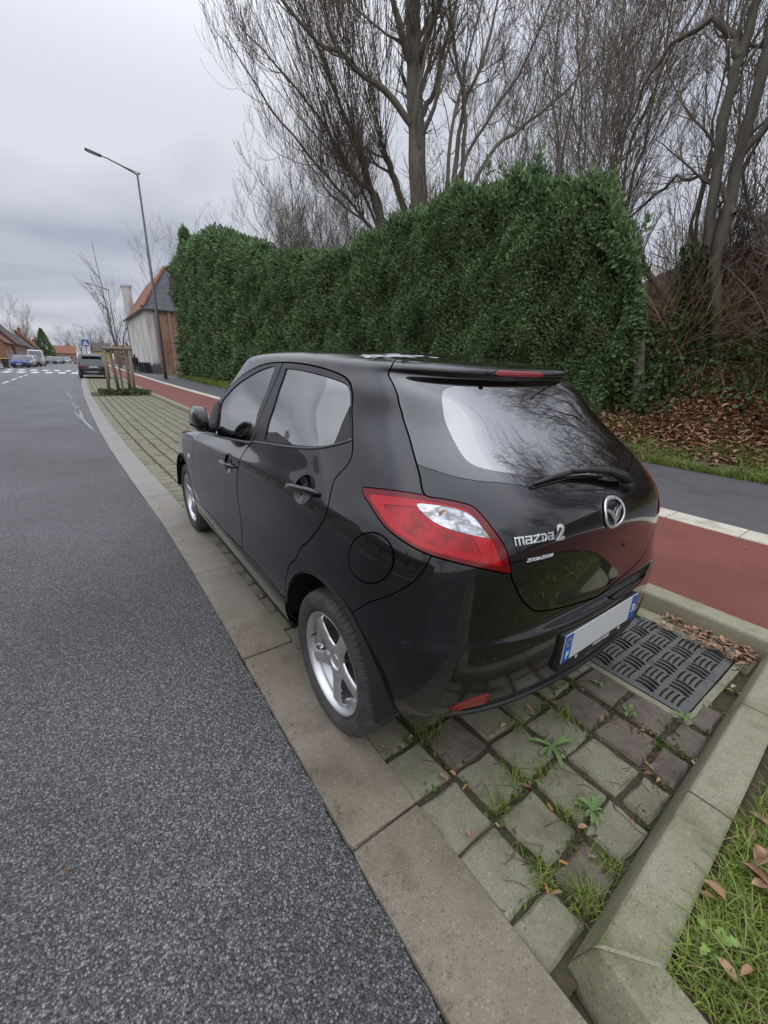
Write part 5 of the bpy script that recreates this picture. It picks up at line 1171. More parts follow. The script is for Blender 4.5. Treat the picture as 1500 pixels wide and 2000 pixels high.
# ================================================================ street furniture, houses, vehicles, far end of the street
brickm=mat('red_brick',(.24,.10,.06),.9); noisy(brickm,[(.16,.065,.04),(.27,.12,.075),(.21,.10,.07)],scale=2.2,detail=10)
def brickify(m,sc=4.5,mortar=(.30,.26,.22)):
    p=m.node_tree.nodes['Principled BSDF']; l=[k for k in m.node_tree.links if k.to_socket==p.inputs['Base Color']][0]; src=l.from_socket
    b=N(m,'ShaderNodeTexBrick',Scale=sc); tc=N(m,'ShaderNodeTexCoord'); mp=N(m,'ShaderNodeMapping'); mp.inputs['Rotation'].default_value=(math.pi/2,0,0)
    gx=N(m,'ShaderNodeSeparateXYZ'); cx_=N(m,'ShaderNodeCombineXYZ'); ad=N(m,'ShaderNodeMath'); LK(m,tc.outputs['Object'],gx.inputs[0]); LK(m,gx.outputs[0],ad.inputs[0]); LK(m,gx.outputs[1],ad.inputs[1]); LK(m,ad.outputs[0],cx_.inputs[0]); LK(m,gx.outputs[2],cx_.inputs[1]); LK(m,cx_.outputs[0],b.inputs['Vector'])
    b.inputs['Mortar'].default_value=(*mortar,1); b.inputs['Mortar Size'].default_value=.012; LK(m,src,b.inputs['Color1']); LK(m,src,b.inputs['Color2']); LK(m,b.outputs['Color'],p.inputs['Base Color'])
brickify(brickm)
brick2=mat('orange_brick',(.33,.15,.08),.9); noisy(brick2,[(.20,.10,.065),(.36,.22,.15),(.28,.15,.10)],scale=2.,detail=9); brickify(brick2)
whitew=mat('worn_whitewash',(.5,.5,.48),.9); noisy(whitew,[(.26,.20,.16),(.42,.40,.37),(.60,.60,.58),(.50,.49,.47)],scale=1.3,detail=9,stretch=(1,1,.25),pos=[.30,.42,.55,.7])
cremew=mat('cream_render',(.45,.42,.36),.9); noisy(cremew,[(.38,.35,.30),(.50,.47,.41)],scale=.8,detail=8)
yelw=mat('yellow_render',(.48,.34,.12),.9)
def tile(name,c):
    m=mat(name,c,.85); a=np.array(c); noisy(m,[tuple(a*.6),tuple(a),tuple(a*1.25)],scale=2.5,detail=10)
    p=m.node_tree.nodes['Principled BSDF']; tc=N(m,'ShaderNodeTexCoord'); w=N(m,'ShaderNodeTexWave',Scale=1.6); w.bands_direction='Z'; LK(m,tc.outputs['Object'],w.inputs['Vector'])
    b=N(m,'ShaderNodeBump',Strength=.8,Distance=.05); LK(m,w.outputs['Fac'],b.inputs['Height']); LK(m,b.outputs[0],p.inputs['Normal']); return m
orange=tile('orange_roof_tile',(.24,.10,.06)); slate=tile('grey_slate',(.085,.085,.095)); brownr=tile('brown_roof_tile',(.17,.075,.05)); darkr=tile('dark_roof_tile',(.075,.06,.055))
winp=mat('window_pane_dark',(.03,.035,.04),.12,spec=.8); winf=mat('window_frame_white',(.55,.55,.53),.5); doorm=mat('door_paint',(.16,.10,.07),.6); gutter=mat('gutter_grey',(.10,.10,.105),.5)
def wall_opening(root,axis,c0,face,zz,w,h,door=False,frame=winf,sgn=-1):
    """a window or door as its own part: frame bars, pane set back"""
    f=MB(); t=.07
    def bx(a0,a1,z0,z1,d0,d1):
        a,z,d=(a0+a1)/2,(z0+z1)/2,face+sgn*(d0+d1)/2; s_=(a1-a0,abs(d1-d0),z1-z0)
        f.box((a,d,z) if axis=='y' else (d,a,z), s_ if axis=='y' else (s_[1],s_[0],s_[2]))
    bx(c0-w/2,c0-w/2+t,zz,zz+h,0,.05); bx(c0+w/2-t,c0+w/2,zz,zz+h,0,.05); bx(c0-w/2+t,c0+w/2-t,zz+h-t,zz+h,0,.05)
    if not door: bx(c0-w/2-.08,c0+w/2+.08,zz-.07,zz,0,.09); bx(c0-t*.4,c0+t*.4,zz,zz+h-t,0,.045)
    o=f.build('door' if door else 'window',frame if not door else winf,root); f=MB(); 
    bx(c0-w/2+t,c0+w/2-t,zz,zz+h-t,.0,.02); f.build('door_leaf' if door else 'pane',doorm if door else winp,o)
def house(label,x0,x1,y0,y1,eave,ridge,along='y',wall=brickm,roof=orange,chim=(),front=None,gable=(),shops=0,over=.25,hip=0):
    root=empty('house',((x0+x1)/2,(y0+y1)/2,0),0,label,'house'); L=root.location
    loc=lambda V:[(a-L.x,b-L.y,c-L.z) for a,b,c in V]
    V=[(x0,y0,0),(x1,y0,0),(x1,y1,0),(x0,y1,0),(x0,y0,eave),(x1,y0,eave),(x1,y1,eave),(x0,y1,eave)]
    if along=='y': m=(x0+x1)/2; V+=[(m,y0,ridge-.08),(m,y1,ridge-.08)]; F=[(0,1,5,8,4) if not hip else (0,1,5,4),(3,7,9,6,2),(0,4,7,3),(1,2,6,5)]; 
    else: m=(y0+y1)/2; V+=[(x0,m,ridge-.08),(x1,m,ridge-.08)]; F=[(0,1,5,4),(2,3,7,6),(0,4,8,7,3),(1,2,6,9,5)]
    mesh_obj('wall',loc(V),F,wall,root)
    b=MB(); t=.12; k=(ridge-eave)/((x1-x0)/2 if along=='y' else (y1-y0)/2)
    for s_ in(0,1):
        if along=='y':
            xe=(x0-over) if s_==0 else (x1+over); ze=eave-k*over
            q=[(xe,y0-over*(0 if hip else 1),ze),(xe,y1+over,ze),(m,y1+over,ridge),(m,y0-over*(0 if hip else 1)+hip,ridge)]
        else:
            ye=(y0-over) if s_==0 else (y1+over); ze=eave-k*over
            q=[(x0-over,ye,ze),(x1+over,ye,ze),(x1+over,m,ridge),(x0-over,m,ridge)]
        b.add(loc(q)+loc([(a,c,z+t) for a,c,z in q]),[(0,1,2,3),(4,5,6,7),(0,1,5,4),(1,2,6,5),(2,3,7,6),(3,0,4,7)])
    ro=b.build('roof',roof,root)
    for cx_,cy_,w_,h_ in chim:
        c=MB(); c.box((cx_-L.x,cy_-L.y,ridge+h_/2-.5),(w_,w_*.8,h_+1)); c.box((cx_-L.x,cy_-L.y,ridge+h_+.06),(w_+.12,w_*.8+.12,.14)); c.lathe([(ridge+h_+.1,.0),(ridge+h_+.1,.12),(ridge+h_+.5,.10),(ridge+h_+.5,0)],10,'z',(cx_-L.x,cy_-L.y,0)); c.build('chimney',wall,ro)
    n=front or 0
    for i in range(n):        # openings on the street face
        yy=y0+(i+.5)*(y1-y0)/n-L.y; fx=(x1-L.x) if shops==0 else (x0-L.x)
        wall_opening(root,'x',yy,fx,0.05 if i%3==1 else .9,1.0 if i%3==1 else 1.15,2.1 if i%3==1 else 1.35,i%3==1,sgn=1 if shops==0 else -1)
    for gx,gz,gw,gh in gable: wall_opening(root,'y',gx-L.x,y0-L.y,gz,gw,gh,sgn=-1)
    g=MB()
    if along=='y': g.box(((x1 if shops==0 else x0)-L.x+(over+.06)*(1 if shops==0 else -1),0,eave-k*over+.02),(.13,(y1-y0)+.3,.11)); g.build('gutter',gutter,root)
    return root
# left side of the street, far part in view
house('brown brick house with its plain gable end facing us, nearest at the left edge',-18.5,-10.9,102,114,3.75,7.6,'y',brickm,brownr,((-14.7,111,.8,1.0),),4,((-13,1.,1.,1.5),(-15.,4.6,.9,1.)))
house('house with a tall dark roof and two chimneys, second on the left',-19.,-10.4,114.3,140,3.9,9.0,'y',brickm,darkr,((-14.7,121,.9,1.1),(-14.7,133,.9,1.1)),7)
house('low house with a white front and grey slate roof in the left row',-16.5,-9.9,140.3,158,3.4,6.8,'y',cremew,slate,((-13,150,.7,.9),),5)
house('house with a bright orange tiled roof in the left row',-16.8,-9.2,158.3,185,3.5,8.0,'y',brickm,orange,((-13,170,.8,1.),),6)
house('small orange roofed house with a lower wing at the far end of the left row',-14.5,-7.8,186,206,2.9,6.6,'y',brick2,orange,((-11,196,.7,.9),),5)
house('wide low house with an orange roof closing the end of the street',-6.9,.0,208,216,2.9,5.6,'x',brick2,orange,((-2.4,212,.6,.5),),0,((-5.,.8,1.,1.1),(-2.,.8,1.,1.1)))
house('ochre yellow gabled house beyond the parked black car',4.4,9.2,165,176,3.6,6.1,'x',yelw,darkr,(),0,((6.,.9,1.,1.2),))
house('small brick house beyond the wooden tree guard',8.6,14,140,152,3.0,5.0,'x',brickm,brownr,((12,146,.6,.6),),0,((10.,.9,1.,1.2),))
# across the street, beside and behind the viewer (reflected in the doors and glass)
house('pale rendered house across the street reflected in the car doors',-20,-12.6,-14,8,3.3,6.4,'y',cremew,darkr,((-16,-4,.8,1.),),7)
house('second pale house across the street, further along, with a slate roof',-20,-12.4,12,40,3.5,6.8,'y',cremew,slate,((-16,22,.8,1.),(-16,34,.8,1.)),9)
# the whitewashed house at the end of the hedge
def white_house():
    x0,x1,y0,y1,ev=4.95,10.4,47.5,65,6.15
    root=empty('house',(x0,y0,0),0,'old whitewashed and brick house with a steep roof at the far end of the hedge','house')
    L=root.location; loc=lambda V:[(a-L.x,b-L.y,c) for a,b,c in V]
    # whitewashed walls
    V=[(x0,y0,.9),(x0+.62,y0,.9),(x0+.62,y0,ev),(x0,y0,ev),(x0,y1,.9),(x0,y1,ev)]
    mesh_obj('wall',loc(V),[(0,1,2,3),(0,3,5,4)],whitew,root)
    mesh_obj('plinth',loc([(x0-.02,y0-.02,0),(x0+.62,y0-.02,0),(x0+.62,y0-.02,.9),(x0-.02,y0-.02,.9),(x0-.02,y1,0),(x0-.02,y1,.9)]),[(0,1,2,3),(0,3,5,4)],mat('tarred_plinth',(.05,.05,.055),.8),root)
    b=MB(); b.box((x0+.62+(x1-x0-.62)/2-L.x,8.75,ev/2),(x1-x0-.62,17.5,ev)); bw=b.build('brick_wall',brick2,root)
    # projecting pier, string courses and a blind arched window on the near face
    p_=MB(); p_.box((.80,-.09,ev/2-.1),(.30,.18,ev-.2)).box((1.95,-.10,ev/2-.1),(.26,.20,ev-.2)).box((1.4,-.06,ev-.35),(1.5,.12,.14)); p_.build('brick_pier',brick2,root)
    a=MB(); pts=[(1.22,1.0),(1.58,1.0),(1.58,3.2)]+[(1.40+.18*math.cos(t),3.2+.22*math.sin(t)) for t in np.linspace(0,math.pi,9)]+[(1.22,3.2)]
    a.prism(pts,0,.03,lambda x,z,h:(x,-.005-h,z)); a.build('blind_arch',brickm,root)
    # roof: hip of slate to the viewer, orange tiles to the street
    ap=(7.75,51.6,10.35); far=(7.75,y1,10.35); o_=.28
    q=[(x0-o_,y0-o_,ev-.1),(x1+o_,y0-o_,ev-.1),ap]; V=q+[(a_,b_,c_-.15) for a_,b_,c_ in q]
    rf=mesh_obj('roof',loc(V),[(0,1,2),(3,5,4),(0,3,4,1),(1,4,5,2),(2,5,3,0)],slate,root)
    q=[(x0-o_,y0-o_,ev-.1),ap,far,(x0-o_,y1,ev-.1)]; V=q+[(a_,b_,c_-.15) for a_,b_,c_ in q]
    mesh_obj('roof',loc(V),[(0,1,2,3),(7,6,5,4),(0,4,5,1),(1,5,6,2),(2,6,7,3),(3,7,4,0)],orange,root)
    h=MB().tube(loc([(x0-o_,y0-o_,ev-.02),((x0-o_+ap[0])/2,(y0-o_+ap[1])/2,(ev+ap[2])/2+.05),(ap[0],ap[1],ap[2]+.08)]),.16,8); h.build('hip_tiles',orange,rf)
    g=MB().tube(loc([(x0-o_-.05,y1,ev-.18),(x0-o_-.05,y0-o_-.05,ev-.18),(x1+o_,y0-o_-.05,ev-.18)]),.10,8); g.build('gutter',gutter,root)
    c=MB(); c.box((.35,15.6,7.6),(.95,1.0,4.2)).box((.35,15.6,9.75),(1.1,1.15,.2)); c.build('chimney',whitew,rf)
    d=MB().tube(loc([(x0-.09,y1-.6,ev-.2),(x0-.09,y1-.6,.1)]),.05,6); d.build('downpipe',gutter,root)
    return root
white_house()
# far trees and conifer silhouettes at the left
K={'f':(generic(11,.16,n=22,t0=.25),41,bark,twigm)}; KINDS.update(K)
for lb,x,y,sc,k in(('round bare tree rising behind the roofs on the left',-13.5,165,1.25,'f'),('smaller bare tree behind the roofs, right of the round one',-11.5,190,1.15,'f'),('bare tree behind the whitewashed house chimney',15.5,95,1.75,'f'),('bare tree left of the tall chimney, hung with ivy',4.9,86,.95,'f')):
    put(k,'bare_tree',lb,x,y,0,x,sc,'far bare trees along the street')
fg_=[]
R9=np.random.default_rng(5)
pos=[(-2.5+i*1.9+R9.normal(0,.8),235+R9.normal(0,8)) for i in range(9)]
for i,(x,y) in enumerate(pos): put('f','bare_tree','slender bare tree on the hazy skyline at the end of the street',x,y,0,i,.85+.2*R9.random(),'skyline trees at the end of the street')
def conifer(label,x,y,h,r,n=9000,name='conifer_tree'):
    root=empty(name,(x,y,0),0,label,'conifer'); t=MB().tube([(0,0,0),(0,0,h*.96)],[r*.09,.02],8); t.build('trunk',barkd,root)
    z=h*(.06+.94*rng.random(n)**1.25); a=rng.random(n)*6.28; rad=r*(1-z/h)**.85*(.45+.55*rng.random(n)**.4)*(1+.18*np.sin(a*5+z*2)); P=np.stack([rad*np.cos(a),rad*np.sin(a),z],1); Nn=np.stack([np.cos(a),np.sin(a),.25+0*a],1)
    cards_obj('crown',[cards(P,Nn,h*.034,aspect=2.2,jit=.5)],hm,root); return root
conifer('dark pointed conifer at the end of the left row of houses',-8.0,172,9.5,3.2)
conifer('young conifer poking above the far left end of the hedge',6.9,37.2,10.6,1.5,5000)
conifer('small dark conifer just behind the ridge of the whitewashed house',9.2,57,11.4,1.3,4000)
# ivy clad pole tree next to the house
# -------------------------------------------------- lamps
steel=mat('grey_lamp_steel',(.10,.10,.115),.45,metal=.4); lampg=mat('lamp_glass',(.5,.5,.48),.3)
def lamp(label,x,y,h,arm,r=.085):
    root=empty('street_lamp',(x,y,.11),0,label,'street lamp','street lamps along the footpath')
    MB().tube([(0,0,0),(0,0,1.3),(0,0,h)],[r*1.15,r*1.08,r*.55],14).build('pole',steel,root,True)
    MB().lathe([(0,r*2.1),(.03,r*2.1),(.05,r*1.3),(.07,r*1.15)],16,'z').build('base_flange',steel,root,True)
    MB().box((0,-r*1.12,.75),(.09,.012,.34),bev=.004).build('service_door',gutter,root)
    MB().tube([(.18,0,h+.12),(0,0,h+.02),(-arm*.35,0,h+.26),(-arm*.7,0,h+.46),(-arm*.82,0,h+.50)],[.02,.05,.042,.035,.03],8).tube([(.18,0,h+.12),(-.15,0,h+.16),(-arm*.35,0,h+.28)],[.02,.02,.02],6).build('arm',steel,root,True)
    a=R(10); b=MB(); b.box((-arm*.82-.40,0,h+.555),(.80,.26,.09),bev=.03,ry=a); hd=b.build('lamp_head',steel,root,auto=40); MB().box((-arm*.82-.46,0,h+.515),(.50,.20,.03),ry=a).build('lamp_glass',lampg,hd)
lamp('tallest, nearest grey street lamp, beside the footpath at the end of the hedge',3.72,33.3,12.0,2.15,.10)
lamp('second street lamp, further off, seen behind the young tree',4.2,74,10.3,2.2)
lamp('far street lamp above the blue crossing sign',2.05,148,9.1,1.6)
# crossing sign
def sign():
    root=empty('crossing_sign',(.03,60,.0),0,'blue square pedestrian crossing sign on a grey pole behind the parked black car','road sign')
    MB().tube([(0,0,0),(0,0,3.45)],.03,8).build('pole',steel,root,True)
    b=MB().box((0,-.05,3.02),(.66,.02,.66),bev=.0); pn=b.build('sign_panel',mat('sign_blue',(.015,.10,.38),.4),root)
    w=mat('sign_white',(.75,.75,.75),.5); k=mat('sign_black',(.01,.01,.01),.5)
    c=MB().prism([(-.26,-.20),(.26,-.20),(0,.26)],0,.004,lambda x,z,h:(x,-.063-h,z+3.0)); c.build('white_triangle',w,pn)
    c=MB()
    for pl in ([(-.02,.08),(.02,.08),(.02,.12),(-.02,.12)],[(-.035,-.03),(.03,-.03),(.03,.07),(-.03,.07)],[(-.03,-.03),(0,-.03),(-.07,-.14),(-.10,-.14)],[(0,-.03),(.03,-.03),(.09,-.14),(.06,-.14)]): c.prism(pl,0,.003,lambda x,z,h:(x,-.0685-h,z+2.97))
    c.build('walking_figure',k,pn)
sign()
# -------------------------------------------------- tree guard and sapling
wood=mat('weathered_wood',(.22,.19,.14),.85); noisy(wood,[(.15,.125,.09),(.27,.235,.175),(.19,.19,.12)],scale=6,detail=8,stretch=(1,1,.2),bump=.4,bscale=40,dist=.01)
tg_=empty('tree_guard',(0,20.4,.03),0,'weathered wooden tree guard of leaning round posts and top rails in the planter','tree guard')
for (x,y,tx,ty) in((-.46,-.3,-.36,-.25),(.44,-.32,.50,-.27),(-.06,.42,-.16,.35),(.34,.40,.42,.36)): MB().tube([(x,y,-.05),((x+tx)/2,(y+ty)/2,.85),(tx,ty,1.78)],[.062,.06,.058],12).build('post',wood,tg_,True)
for a_,b_ in(((-.46,-.27,1.76),(.60,-.29,1.76)),((-.24,.36,1.76),(.52,.38,1.76)),((-.36,-.25,1.70),(-.16,.35,1.70)),((.50,-.27,1.70),(.42,.36,1.70))): 
    MB().tube([a_,b_],.055,10).build('rail',wood,tg_,True)
def sap(T,Tt,R_):
    P=spl([(0.02,0,0),(.03,0,1.2),(.0,0,2.2),(-.05,0,3.2),(-.1,0,4.3),(-.16,.0,5.5)],16); T.add(P,np.linspace(.038,.008,16))
    for k in range(15):
        i=R_.integers(5,13); a=R_.uniform(0,6.28); s_=R_.uniform(.35,.75); d=np.array([math.cos(a)*s_-.22,math.sin(a)*s_*.6,1.]); grow(T,Tt,P[i],d,R_.uniform(1.0,2.1)*(1.1-.04*i),.013,1,R_,.07,.1,(2,5),(.25,.55),.0055,.4)
sp_=tree_obj('young_tree','young leafless street tree inside the wooden guard',(.05,20.5,0),sap,51,cat='young tree')
# creeping ground cover in the planter
def f(n): x=-.45+1.75*rng.random(n)-.33; y=19.45+1.7*rng.random(n); return x,y,np.full(n,.03)
x,y,z=f(2600); m=(np.sin(x*5+y*3)+rng.normal(0,.7,len(x)))>-.6; P=np.stack([x,y,z+.10*rng.random(len(x))],1)[m]
tag(cards_obj('planter_cover',[cards(P,np.tile([0,0,1.],(len(P),1)),.11,aspect=2.,jit=.9)],leafmat('cover_green',[(.05,.08,.025),(.09,.12,.04),(.12,.10,.05)],6.)),'creeping green ground cover at the foot of the tree guard','ground cover',kind='stuff')
# -------------------------------------------------- other vehicles
def vehicle(label,x,y,L,W_,H,col,kind='hatch',away=True,group=None,metal=.3):
    """simple full car: body, glass house, roof, wheels with rims, lamps, plate"""
    root=empty('parked_car',(x,y,0),0 if away else math.pi,label,'van' if kind=='van' else 'car',group)
    pm=mat('car_paint',col,.25,metal=metal,coat=.8); gm2=mat('dark_car_glass',(.02,.024,.028),.05,spec=.9)
    hb=H*(.56 if kind!='van' else .50); gz=.20
    # rows of (z,[y rear, y front], halfwidth)
    if kind=='van': prof=[(gz,.05,L-.1,.92),(.35,.0,L,.99),(.6,-.0,L,1.),(hb,.0,L-.05,1.),]; cab=[(hb,.0,L-.75,.99),(H*.82,.03,L-1.15,.95),(H*.95,.07,L-1.45,.90),(H,.2,L-1.7,.78)]
    elif kind=='suv': prof=[(gz+.02,.12,L-.2,.90),(.42,.02,L-.02,.985),(.65,.0,L,1.),(.88,.04,L-.05,.99),(hb,.10,L-1.05,.965)]; cab=[(hb,.10,L-1.2,.955),(H*.80,.30,L-1.75,.88),(H*.94,.50,L-2.1,.80),(H*.985,.62,L-2.3,.72),(H,.9,L-2.6,.5)]
    else: prof=[(gz,.1,L-.15,.90),(.36,.02,L-.02,.985),(.58,.0,L,1.),(.78,.05,L-.1,.99),(hb,.14,L-.95,.955)]; cab=[(hb,.14,L-1.0,.945),(H*.80,.38,L-1.45,.86),(H*.95,.60,L-1.85,.76),(H,1.0,L-2.3,.5)]
    def ring(z,a,b_,w):
        o=[]; w=w*W_/2
        for t,sx in((a,1),(b_,-1)):
            for q in ((.62,0),(.93,.045),(1.,.16)) if sx==1 else ((1.,.30),(.90,.10),(.55,0)): o.append((w*q[0],t+sx*q[1]*1.3,z))
        return o+[(-p[0],p[1],p[2]) for p in reversed(o)]
    def loft(rows,name,m,par,cap=True):
        V=[];n=12
        for r in rows: V+=ring(*r)
        F=[(i*n+j,i*n+(j+1)%n,(i+1)*n+(j+1)%n,(i+1)*n+j) for i in range(len(rows)-1) for j in range(n)]
        if cap: F+=[tuple(range(n))[::-1],tuple(range((len(rows)-1)*n,len(rows)*n))]
        o=mesh_obj(name,V,F,m,par); bm=bmesh.new(); bm.from_mesh(o.data); bmesh.ops.recalc_face_normals(bm,faces=bm.faces); bm.to_mesh(o.data); bm.free(); sharp(o,38); return o
    bd=loft(prof,'body',pm,root)
    loft([(z+.002,a,b_,w) for z,a,b_,w in cab[:-1]],'windows',gm2,root); k=cab[-2]; loft([(k[0]-.03,k[1]-.02,k[2]+.02,k[3]+.012),(cab[-1][0]-.02,cab[-1][1],cab[-1][2],cab[-1][3]+.1),(cab[-1][0],cab[-1][1]+.2,cab[-1][2]-.2,cab[-1][3])],'roof',pm,root)
    pl=MB()
    for sx in(-1,1):   # pillars
        for a0,a1 in(((cab[0][1],hb),(cab[-2][1]+.03,k[0])),((cab[0][2],hb),(cab[-2][2]-.03,k[0]))): 
            w0,w1=cab[0][3]*W_/2*.93,cab[-2][3]*W_/2*.93; pl.tube([(sx*w0,a0[0]+(.045 if a0[0]<1 else -.06),a0[1]),(sx*w1,a1[0]+(.045 if a0[0]<1 else -.06),a1[1])],.045,6)
        pl.tube([(sx*cab[0][3]*W_/2*1.005,L*.47,hb),(sx*cab[-2][3]*W_/2*1.005,L*.49,k[0])],.03,4)
    pl.build('pillars',pm,root)
    rw_=.33 if H>1.6 else .30
    for yy in(.78 if kind!='van' else .95,L-.85):
        for sx in(-1,1):
            w=MB().lathe([(-.11,rw_*.55),(-.11,rw_*.93),(-.085,rw_),(.085,rw_),(.11,rw_*.93),(.105,rw_*.62)],28); o=w.build('wheel',tyre_m,root,True); o.location=(sx*(W_/2-.115),yy,rw_)
            q=MB().lathe([(.104*sx,rw_*.64),(.09*sx,rw_*.55),(.06*sx,rw_*.5),(.085*sx,.05),(.09*sx,0)],20); r_2=q.build('rim',rim_m,o,True)
            ar=MB().lathe([(sx*.0,rw_*1.0),(sx*.0,rw_*1.16)],28); 
            V=[(sx*(W_/2*.992),yy+rw_*1.14*math.cos(t),rw_+rw_*1.14*math.sin(t)) for t in np.linspace(-.25,math.pi+.25,22)]
            mesh_obj('wheel_arch',V+[(sx*(W_/2*.992),yy,rw_*.7)],[(i,i+1,22) for i in range(21)],wellm,root).location=(sx*.012,0,0)
    for sx in(-1,1):
        MB().box((sx*W_/2*.80,.035 if kind!='van' else .0,hb-.13 if kind!='van' else hb),(.34 if kind!='van' else .14,.10,.15 if kind!='van' else .5),bev=.03).build('tail_light',refm,root,auto=40)
        MB().box((sx*W_/2*.74,L-.10,.68),(.40,.16,.15),bev=.04).build('headlight',clearm,root,auto=40)
        MB().box((sx*(W_/2+.08),L-1.45 if kind!='van' else L-1.0,hb+.06),(.16,.10,.13),bev=.03).build('side_mirror',pm,root,auto=40)
    MB().box((0,-.015,.36),(W_*.80,.06,.14),bev=.02).build('bumper_trim',plast,root,auto=40); MB().box((0,L+.0,.34),(W_*.75,.06,.16),bev=.02).build('bumper_trim',plast,root,auto=40)
    MB().box((0,-.02 if kind!='suv' else -.012,.80 if kind=='suv' else .62),(.52,.012,.11)).box((0,L+.035,.42),(.52,.012,.11)).build('number_plate',white,root)
    if kind=='suv':
        MB().tube([(-.62,-.045,.46),(.62,-.045,.46)],.016,6).tube([(-.70,-.01,.28),(.70,-.01,.28)],.02,6).build('chrome_strip',chrome,root,True)
        MB().box((0,.30,H*.905),(1.25,.22,.05),bev=.02).build('roof_spoiler',pm,root,auto=40)
        for sx in(-1,1): MB().tube([(sx*.62,1.0,H-.03),(sx*.64,1.2,H+.03),(sx*.64,2.6,H+.02),(sx*.60,2.9,H-.04)],.018,6).build('roof_rail',chrome,root,True)
    return root
vehicle('black sport utility car with chrome bumper strips parked ahead past the tree guard',-.33,36.8,4.45,1.86,1.70,(.016,.015,.024),'suv',True)
GC='cars parked along the left side of the street'
vehicle('small blue car facing us, first of the cars parked on the left',-6.95,73,3.9,1.75,1.50,(.03,.06,.30),'hatch',False,GC)
vehicle('white hatchback parked behind the blue car on the left',-6.60,79.5,4.1,1.78,1.50,(.55,.56,.58),'hatch',False,GC)
vehicle('dark car parked between the white hatchback and the white van',-6.3,85,4.2,1.78,1.55,(.015,.016,.02),'hatch',False,GC)
vehicle('tall white van parked on the left in front of the rendered house',-6.2,92.5,5.4,2.0,2.35,(.60,.61,.62),'van',False,GC,0)
vehicle('grey hatchback parked far down on the left, past the white van',-5.2,116,4.3,1.8,1.5,(.12,.14,.16),'hatch',False,GC)
vehicle('silver car parked next to the far grey hatchback',-4.2,123,4.3,1.8,1.5,(.30,.32,.34),'hatch',False,GC)
vehicle('dark blue car parked at the far end of the left row',-4.0,131,4.4,1.8,1.5,(.05,.06,.09),'hatch',False,GC)
vehicle('small white car, the furthest of the parked cars',-2.7,139,4.0,1.75,1.5,(.55,.56,.58),'hatch',False,GC)
# wheelie bins
binm=mat('bin_plastic',(.02,.023,.026),.5)
def bin_(label,x,y,lid=None,s=1,grp='dark wheelie bins against the whitewashed house'):
    root=empty('wheelie_bin',(x,y,.11),0,label,'bin',grp)
    w0,w1,h=.24*s,.30*s,.98*s; V=[(-w0,-w0,.05),(w0,-w0,.05),(w0,w0,.05),(-w0,w0,.05),(-w1,-w1*1.05,h),(w1,-w1*1.05,h),(w1,w1,h),(-w1,w1,h)]
    mesh_obj('body',V,[(0,1,2,3),(0,4,5,1),(1,5,6,2),(2,6,7,3),(3,7,4,0)],binm,root)
    MB().box((0,-.02,h+.03),(w1*2.1,w1*2.2,.07),bev=.02).tube([(-w1,w1*1.1,h-.02),(w1,w1*1.1,h-.02)],.02,6).build('lid',lid or binm,root,auto=40)
    for sx in(-1,1): MB().lathe([(-.025,0),(-.025,.09),(.025,.09),(.025,0)],14,'x',(sx*w1*.85,w1*.8,.09)).build('wheel',binm,root,True)
bin_('dark wheelie bin nearest to us against the whitewashed wall',4.55,49.2); bin_('middle dark wheelie bin of the three by the whitewashed wall',4.55,51.2); bin_('furthest dark wheelie bin of the three by the whitewashed wall',4.55,53.4)
bin_('dark bin with a yellow lid on the left pavement',-7.35,60.5,mat('yellow_lid',(.6,.42,.03),.5),.95,'bins on the left pavement')
fc=MB()
for k in range(9): fc.box((5.2,47.2,.18+k*.11),(.62,.02,.09))
fc.box((4.89,47.2,.6),(.05,.05,1.1)).box((5.51,47.2,.6),(.05,.05,1.1)); tag(fc.build('slatted_screen',gutter),'low grey slatted screen against the corner of the whitewashed house','screen')
